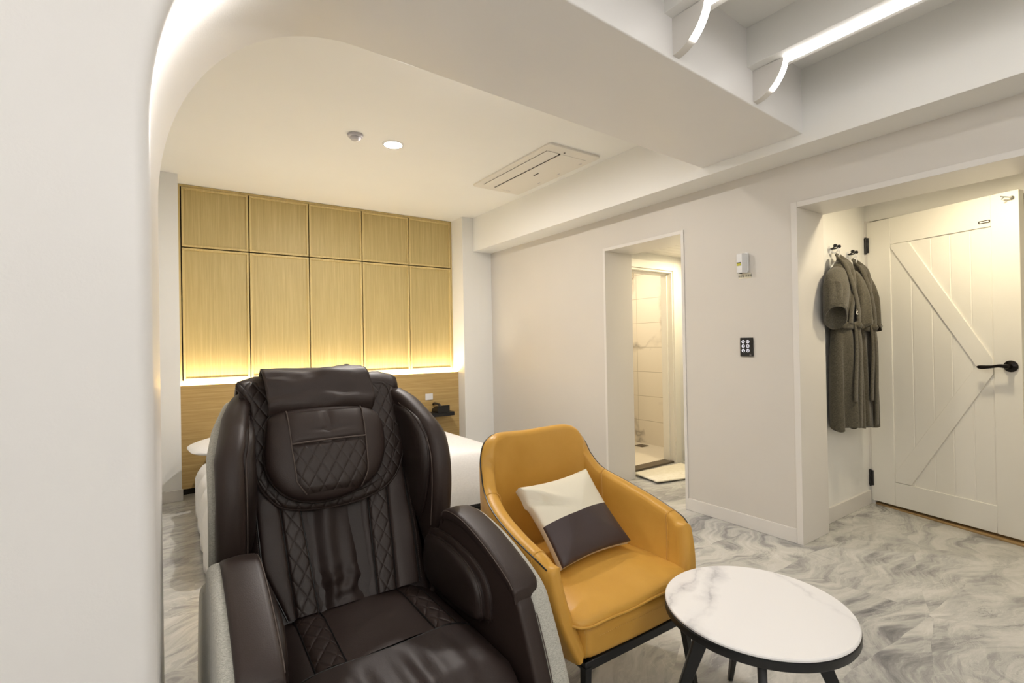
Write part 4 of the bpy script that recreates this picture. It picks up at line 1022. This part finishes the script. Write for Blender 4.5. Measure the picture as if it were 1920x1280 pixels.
spanel('seat_front', cst(-0.275), cst(0.275), 'draped_leather', 1.085, 1.337, nu=60, ny=30, dm=0.006, fold=lambda u, y, s: (0.006 * math.sin(u * 46 + 2 * y) + 0.004 * math.sin(u * 90 + 1)) * math.exp(-(u / 0.16) ** 4) * min(1, (1.337 - y) * 8))
stitch('seat_seam', [(u, 1.3385 - MY, seat_z(u, 1.3385) + 0.0045) for u in [-0.262 + 0.524 * i / 12 for i in range(13)]], se, 0.0024, 'black_plastic')
for fn in (cst(0.150), cst(0.222), lL1, lL0): stitch('seat_seam', [(fn(y), y - MY, seat_z(fn(y), y) + 0.0015) for y in [1.34 + 0.36 * i / 8 for i in range(9)]], se, 0.0022, 'black_plastic')
# foot rest and base
bm = B(); mpf = lambda a, b, h: (h, a - MY, b)
fr2 = [(1.085, 0.34), (1.02, 0.37), (0.93, 0.33), (0.84, 0.22), (0.78, 0.12), (0.80, 0.06), (0.95, 0.05), (1.09, 0.12)]
add_prism(bm, [(v.x, v.y) for v in cr([(a, b, 0) for a, b in fr2], 4, True)], -0.255, 0.255, mpf, bev=0.03, seg=4); ft = obj('foot_rest', bm, 'brown_leather', mc, ang=60)
for s in (-1, 1):
    bm = B(); add_puff(bm, [(v.x, v.y) for v in cr([(a, b, 0) for a, b in [(1.05, 0.36), (0.97, 0.385), (0.90, 0.33), (0.83, 0.24), (0.80, 0.15), (0.95, 0.14)]], 4, True)], 0.04, lambda a, b, h: (s * (0.235 - h), a - MY, b), nr=6, skirt=0.02); obj('calf_cushion', bm, 'brown_leather_smooth', ft, ang=60)
bm = B(); add_box(bm, -0.28, 0.28, 1.12 - MY, 2.0 - MY, 0.0, 0.22, bev=0.03, seg=3); obj('base', bm, 'dark_shell', mc, wn=True)

# ------------------------------------------------------------------ tan armchair
AC = empty('armchair', (1.315, 1.518, 0), math.radians(-0.9), label='tan leather tub armchair on black metal legs, holding a two-tone pillow', cat='armchair')
# stations from the right arm front round the back (x, y, z) for rim and base; mirrored for the left
rim = [(0.352, -0.300, 0.545), (0.362, -0.255, 0.566), (0.366, -0.12, 0.603), (0.352, 0.02, 0.640), (0.322, 0.135, 0.680), (0.302, 0.190, 0.735), (0.287, 0.222, 0.795), (0.252, 0.250, 0.848), (0.192, 0.272, 0.872), (0.10, 0.300, 0.868), (0.0, 0.315, 0.862)]
bot = [(0.278, -0.345, 0.262), (0.282, -0.30, 0.258), (0.285, -0.17, 0.255), (0.280, -0.02, 0.255), (0.268, 0.10, 0.258), (0.258, 0.14, 0.26), (0.245, 0.17, 0.26), (0.215, 0.20, 0.26), (0.170, 0.225, 0.26), (0.09, 0.245, 0.26), (0.0, 0.252, 0.26)]
def mir(L): return L + [(-x, y, z) for x, y, z in reversed(L[:-1])]
Rm = cr(mir(rim), 6); Bt = cr(mir(bot), 6); NS = len(Rm)
TH_ = 0.058
sect = []
for i in range(NS):
    a, b = Rm[i], Bt[i]
    t1 = (Rm[min(i + 1, NS - 1)] - Rm[max(i - 1, 0)]); t1.z = 0; t1.normalize(); nin = Vector((-t1.y, t1.x, 0)); 
    if nin.dot(Vector((-a.x, -0.12 - a.y, 0))) < 0: nin = -nin
    r = []
    for k in range(10):
        t = k / 9; p = b.lerp(a, t); p = p - nin * 0.022 * math.sin(PI * t) ** 1.0; r.append(p)
    for k in range(1, 6):
        g = PI * k / 6; r.append(a + nin * TH_ / 2 * (1 - math.cos(g)) + Vector((0, 0, 0.020 * math.sin(g))))
    ai = a + nin * TH_
    bi = b.lerp(a, 0.15) + nin * (TH_ + 0.0)
    for k in range(12):
        t = 1 - k / 11; p = bi.lerp(ai, t); p = p - nin * 0.012 * math.sin(PI * t); r.append(p)
    sect.append(r)
bm = B(); V = grid(bm, sect)
for i in range(NS - 1): bm.faces.new((V[i][0], V[i + 1][0], V[i + 1][-1], V[i][-1]))
for end, sg in ((0, 1), (-1, -1)):      # rounded fronts of the arms
    ring = V[end]; c_ = sum((v.co for v in ring), Vector()) / len(ring); prev = ring
    for sc_, fw in ((0.93, 0.010), (0.78, 0.020), (0.5, 0.027)):
        mid = []
        for v in ring:
            n = len(ring); mid.append(v)
        new = []
        for idx, v in enumerate(ring):
            # partner across the thickness
            j = len(ring) - 1 - idx; pa = ring[j].co; m_ = (v.co + pa) / 2
            new.append(bm.verts.new(m_ + (v.co - m_) * sc_ + Vector((0, -fw, 0))))
        for k in range(len(ring)):
            k2 = (k + 1) % len(ring)
            bm.faces.new((prev[k], prev[k2], new[k2], new[k]))
        prev = new
    bm.faces.new(prev)
shell = obj('shell', bm, 'tan_leather', AC, ang=62)
# piping along the outer rim edge, seams of the arm panels
bm = B(); add_tube(bm, [s_[10] * 1.0 + Vector((0, 0, 0.001)) for s_ in sect], 0.0028, 6); obj('rim_piping', bm, 'black_plastic', shell)
def sect_line(i, k0, k1, off=0.0012): return [sect[i][k] for k in range(k0, k1)]
for i in (23, NS - 24):
    stitch('back_seam', [p + (Vector((0, -0.12, p.z)) - p).normalized() * 0.001 for p in sect_line(i, 9, 26)], shell, 0.003, 'tan_leather', sm=False)
    stitch('back_topstitch', [p + (Vector((0, -0.12, p.z)) - p).normalized() * 0.003 + Vector((0, -0.008, 0)) for p in sect_line(i, 13, 26)], shell, 0.0012, 'thread_tan', sm=False)
for i in (7, NS - 8):
    stitch('arm_seam', [p + (Vector((0, -0.12, p.z)) - p).normalized() * 0.001 for p in sect_line(i, 6, 26)], shell, 0.0028, 'tan_leather', sm=False)
    stitch('arm_topstitch', [p + Vector((0, 0.007, 0.0015)) for p in sect_line(i, 9, 24)], shell, 0.0011, 'thread_tan', sm=False)
# seat base block and cushion
sbp = [(-0.255, -0.335), (-0.235, -0.360), (-0.19, -0.368), (0, -0.372), (0.19, -0.368), (0.235, -0.360), (0.255, -0.335), (0.26, -0.1), (0.24, 0.14), (0.12, 0.21), (-0.12, 0.21), (-0.24, 0.14), (-0.26, -0.1)]
bm = B(); add_prism(bm, [(v.x, v.y) for v in cr([(a, b, 0) for a, b in sbp], 4, True)], 0.262, 0.372, XYZ, bev=0.028, seg=6); sb = obj('seat_base', bm, 'tan_leather', AC, ang=60)
bm = B()
for k in range(44): 
    x = -0.20 + 0.0092 * k; add_tube(bm, [(x, -0.3735, 0.338), (x + 0.005, -0.3735, 0.338)], 0.0009, 4)
obj('base_topstitch', bm, 'thread_tan', sb)
cup = [(-0.300, -0.27), (-0.285, -0.345), (-0.225, -0.378), (0, -0.384), (0.225, -0.378), (0.285, -0.345), (0.300, -0.27), (0.292, -0.12), (0.268, 0.08), (0.20, 0.175), (0, 0.20), (-0.20, 0.175), (-0.268, 0.08), (-0.292, -0.12)]
cps = [(v.x, v.y) for v in cr([(a, b, 0) for a, b in cup], 5, True)]
zd = lambda a, b: -0.012 * math.exp(-((abs(a) - 0.24) / 0.06) ** 2) * (1 if b < -0.33 else 0.3) + 0.004 * math.sin(a * 21)
bm = B(); add_puff(bm, cps, 0.052, lambda a, b, h: (a, b, 0.390 + h + zd(a, b) * (0 if b > -0.2 else 1)), nr=12, p=2.6, back=False); add_puff(bm, [(a * 0.985, b * 0.985) for a, b in cps], 0.026, lambda a, b, h: (a, b, 0.390 - h + zd(a, b) * (0 if b > -0.2 else 1)), nr=5, p=2.4, back=False)
cu = obj('seat_cushion', bm, 'tan_leather', AC, ang=75)
bm = B(); add_tube(bm, [(a * 1.004, b * 1.006, 0.389 + zd(a, b) * (0 if b > -0.2 else 1)) for a, b in cps], 0.0042, 8, closed=True); obj('cushion_piping', bm, 'tan_leather', cu)
# black metal frame and legs
bm = B()
fp = [(-0.24, -0.352), (0.24, -0.352), (0.23, 0.16), (-0.23, 0.16)]
for (a, b), (c, d) in zip(fp, fp[1:] + fp[:1]):
    v = Vector((c - a, d - b, 0)); L_ = v.length; mt_ = Matrix.Translation((a, b, 0.245)) @ Matrix.Rotation(math.atan2(v.y, v.x), 4, 'Z'); add_box(bm, -0.01, L_ + 0.01, -0.011, 0.011, -0.013, 0.018, bev=0.002, seg=1, mat=mt_)
obj('frame', bm, 'black_metal', AC, wn=True)
for (a, b) in fp:
    bm = B(); bt_ = (a * 1.12, b * 1.06 if b < 0 else b * 1.3, 0.0)
    rows = []
    for t, w_ in ((0, 0.0135), (0.06, 0.0125), (1, 0.010)):
        p = Vector((a, b, 0.245)).lerp(Vector(bt_), t); rows.append([p + Vector((dx * w_, dy * w_, 0)) for dx, dy in ((-1, -1), (1, -1), (1, 1), (-1, 1))])
    V = grid(bm, rows, closed=True); bm.faces.new(V[0]); bm.faces.new(V[-1]); obj('leg', bm, 'black_metal', AC)

# ------------------------------------------------------------------ two-tone pillow on the armchair
bm = B(); Wp, Hp = 0.190, 0.172; P = []
cor = [(Wp, Hp * 1.0), (-Wp * 1.04, Hp * 0.93), (-Wp * 0.98, -Hp), (Wp * 1.0, -Hp)]
for k in range(4):
    a = Vector(cor[k]); b = Vector(cor[(k + 1) % 4]); nn_ = (b - a); nn_ = Vector((nn_.y, -nn_.x)).normalized()
    for j in range(14):
        t = j / 14; q = a.lerp(b, t) - nn_ * 0.013 * math.sin(PI * t); P.append((q.x, q.y))
sidew = 0.024
def crease(a, b, h):
    d_ = (b - 0.040) - (-0.45) * (a + 0.06)
    g = math.exp(-(d_ / 0.014) ** 2) * max(0, min(1, (0.03 - a) / 0.16)) * (1 if b > -0.03 else 0)
    return (a, b, h - 0.020 * g + 0.012 * math.exp(-((d_ - 0.03) / 0.018) ** 2) * max(0, min(1, (0.02 - a) / 0.16)) * (1 if h > 0.03 else 0))
add_puff(bm, P, 0.040, lambda a, b, h: crease(a, b, h), h0=0.0, nr=16, p=2.0, back=False, skirt=sidew, wob=0.012); 
add_puff(bm, P, 0.045, lambda a, b, h: (a, b, -h), h0=0.0, nr=8, p=2.0, back=False)
bmesh.ops.remove_doubles(bm, verts=bm.verts[:], dist=0.0004)
bmesh.ops.recalc_face_normals(bm, faces=bm.faces[:])
o = obj('throw_pillow', bm, 'pillow_leather', None, ang=70)
X_ = Vector((0.995, 0.06, 0.0)).normalized(); U_ = Vector((-0.04, 0.70, 0.715)); U_ = (U_ - X_ * U_.dot(X_)).normalized(); N_ = X_.cross(U_)
Mr = Matrix((X_, U_, N_)).transposed()
o.matrix_world = Matrix.Translation(Vector((1.318, 1.508, 0.572))) @ Mr.to_4x4()
tag(o, 'small pillow, cream above and dark brown below, leaning in the tan armchair', 'pillow')

# ------------------------------------------------------------------ side table
TX, TY, TZ, TR = 1.500, 0.853, 0.44, 0.272
T_ = empty('side_table', (TX, TY, 0), label='round side table with white marble top and black legs before the armchair', cat='side table')
bm = B(); add_lathe(bm, [(0, TZ - 0.011), (TR - 0.003, TZ - 0.011), (TR, TZ - 0.008), (TR, TZ - 0.003), (TR - 0.003, TZ), (0, TZ)], 96); obj('table_top', bm, 'table_marble', T_)
bm = B(); add_lathe(bm, [(0, TZ - 0.035), (TR - 0.012, TZ - 0.038), (TR - 0.001, TZ - 0.036), (TR + 0.0015, TZ - 0.032), (TR + 0.0015, TZ - 0.012), (TR - 0.004, TZ - 0.0105), (0, TZ - 0.0105)], 96); obj('rim', bm, 'black_wood', T_)
for fx_, fy_ in ((-0.205, 0.195), (0.207, 0.223), (-0.245, -0.165), (0.165, -0.255)):
    bm = B(); d_ = Vector((fx_, fy_, 0)); R_ = d_.length; d_.normalize(); n_ = Vector((-d_.y, d_.x, 0)); rows = []
    for t in (0, 1):
        p = d_ * (0.135 + (R_ - 0.135) * t) + Vector((0, 0, (TZ - 0.036) * (1 - t))); w1, w2_ = (0.026, 0.012) if t == 0 else (0.010, 0.008)
        rows.append([p + d_ * w1 * sx + n_ * w2_ * sy for sx, sy in ((-1, -1), (1, -1), (1, 1), (-1, 1))])
    V = grid(bm, rows, closed=True); bm.faces.new(V[0]); bm.faces.new(V[-1])
    bmesh.ops.bevel(bm, geom=bm.edges[:], offset=0.002, segments=1, affect='EDGES'); obj('leg', bm, 'black_wood', T_)
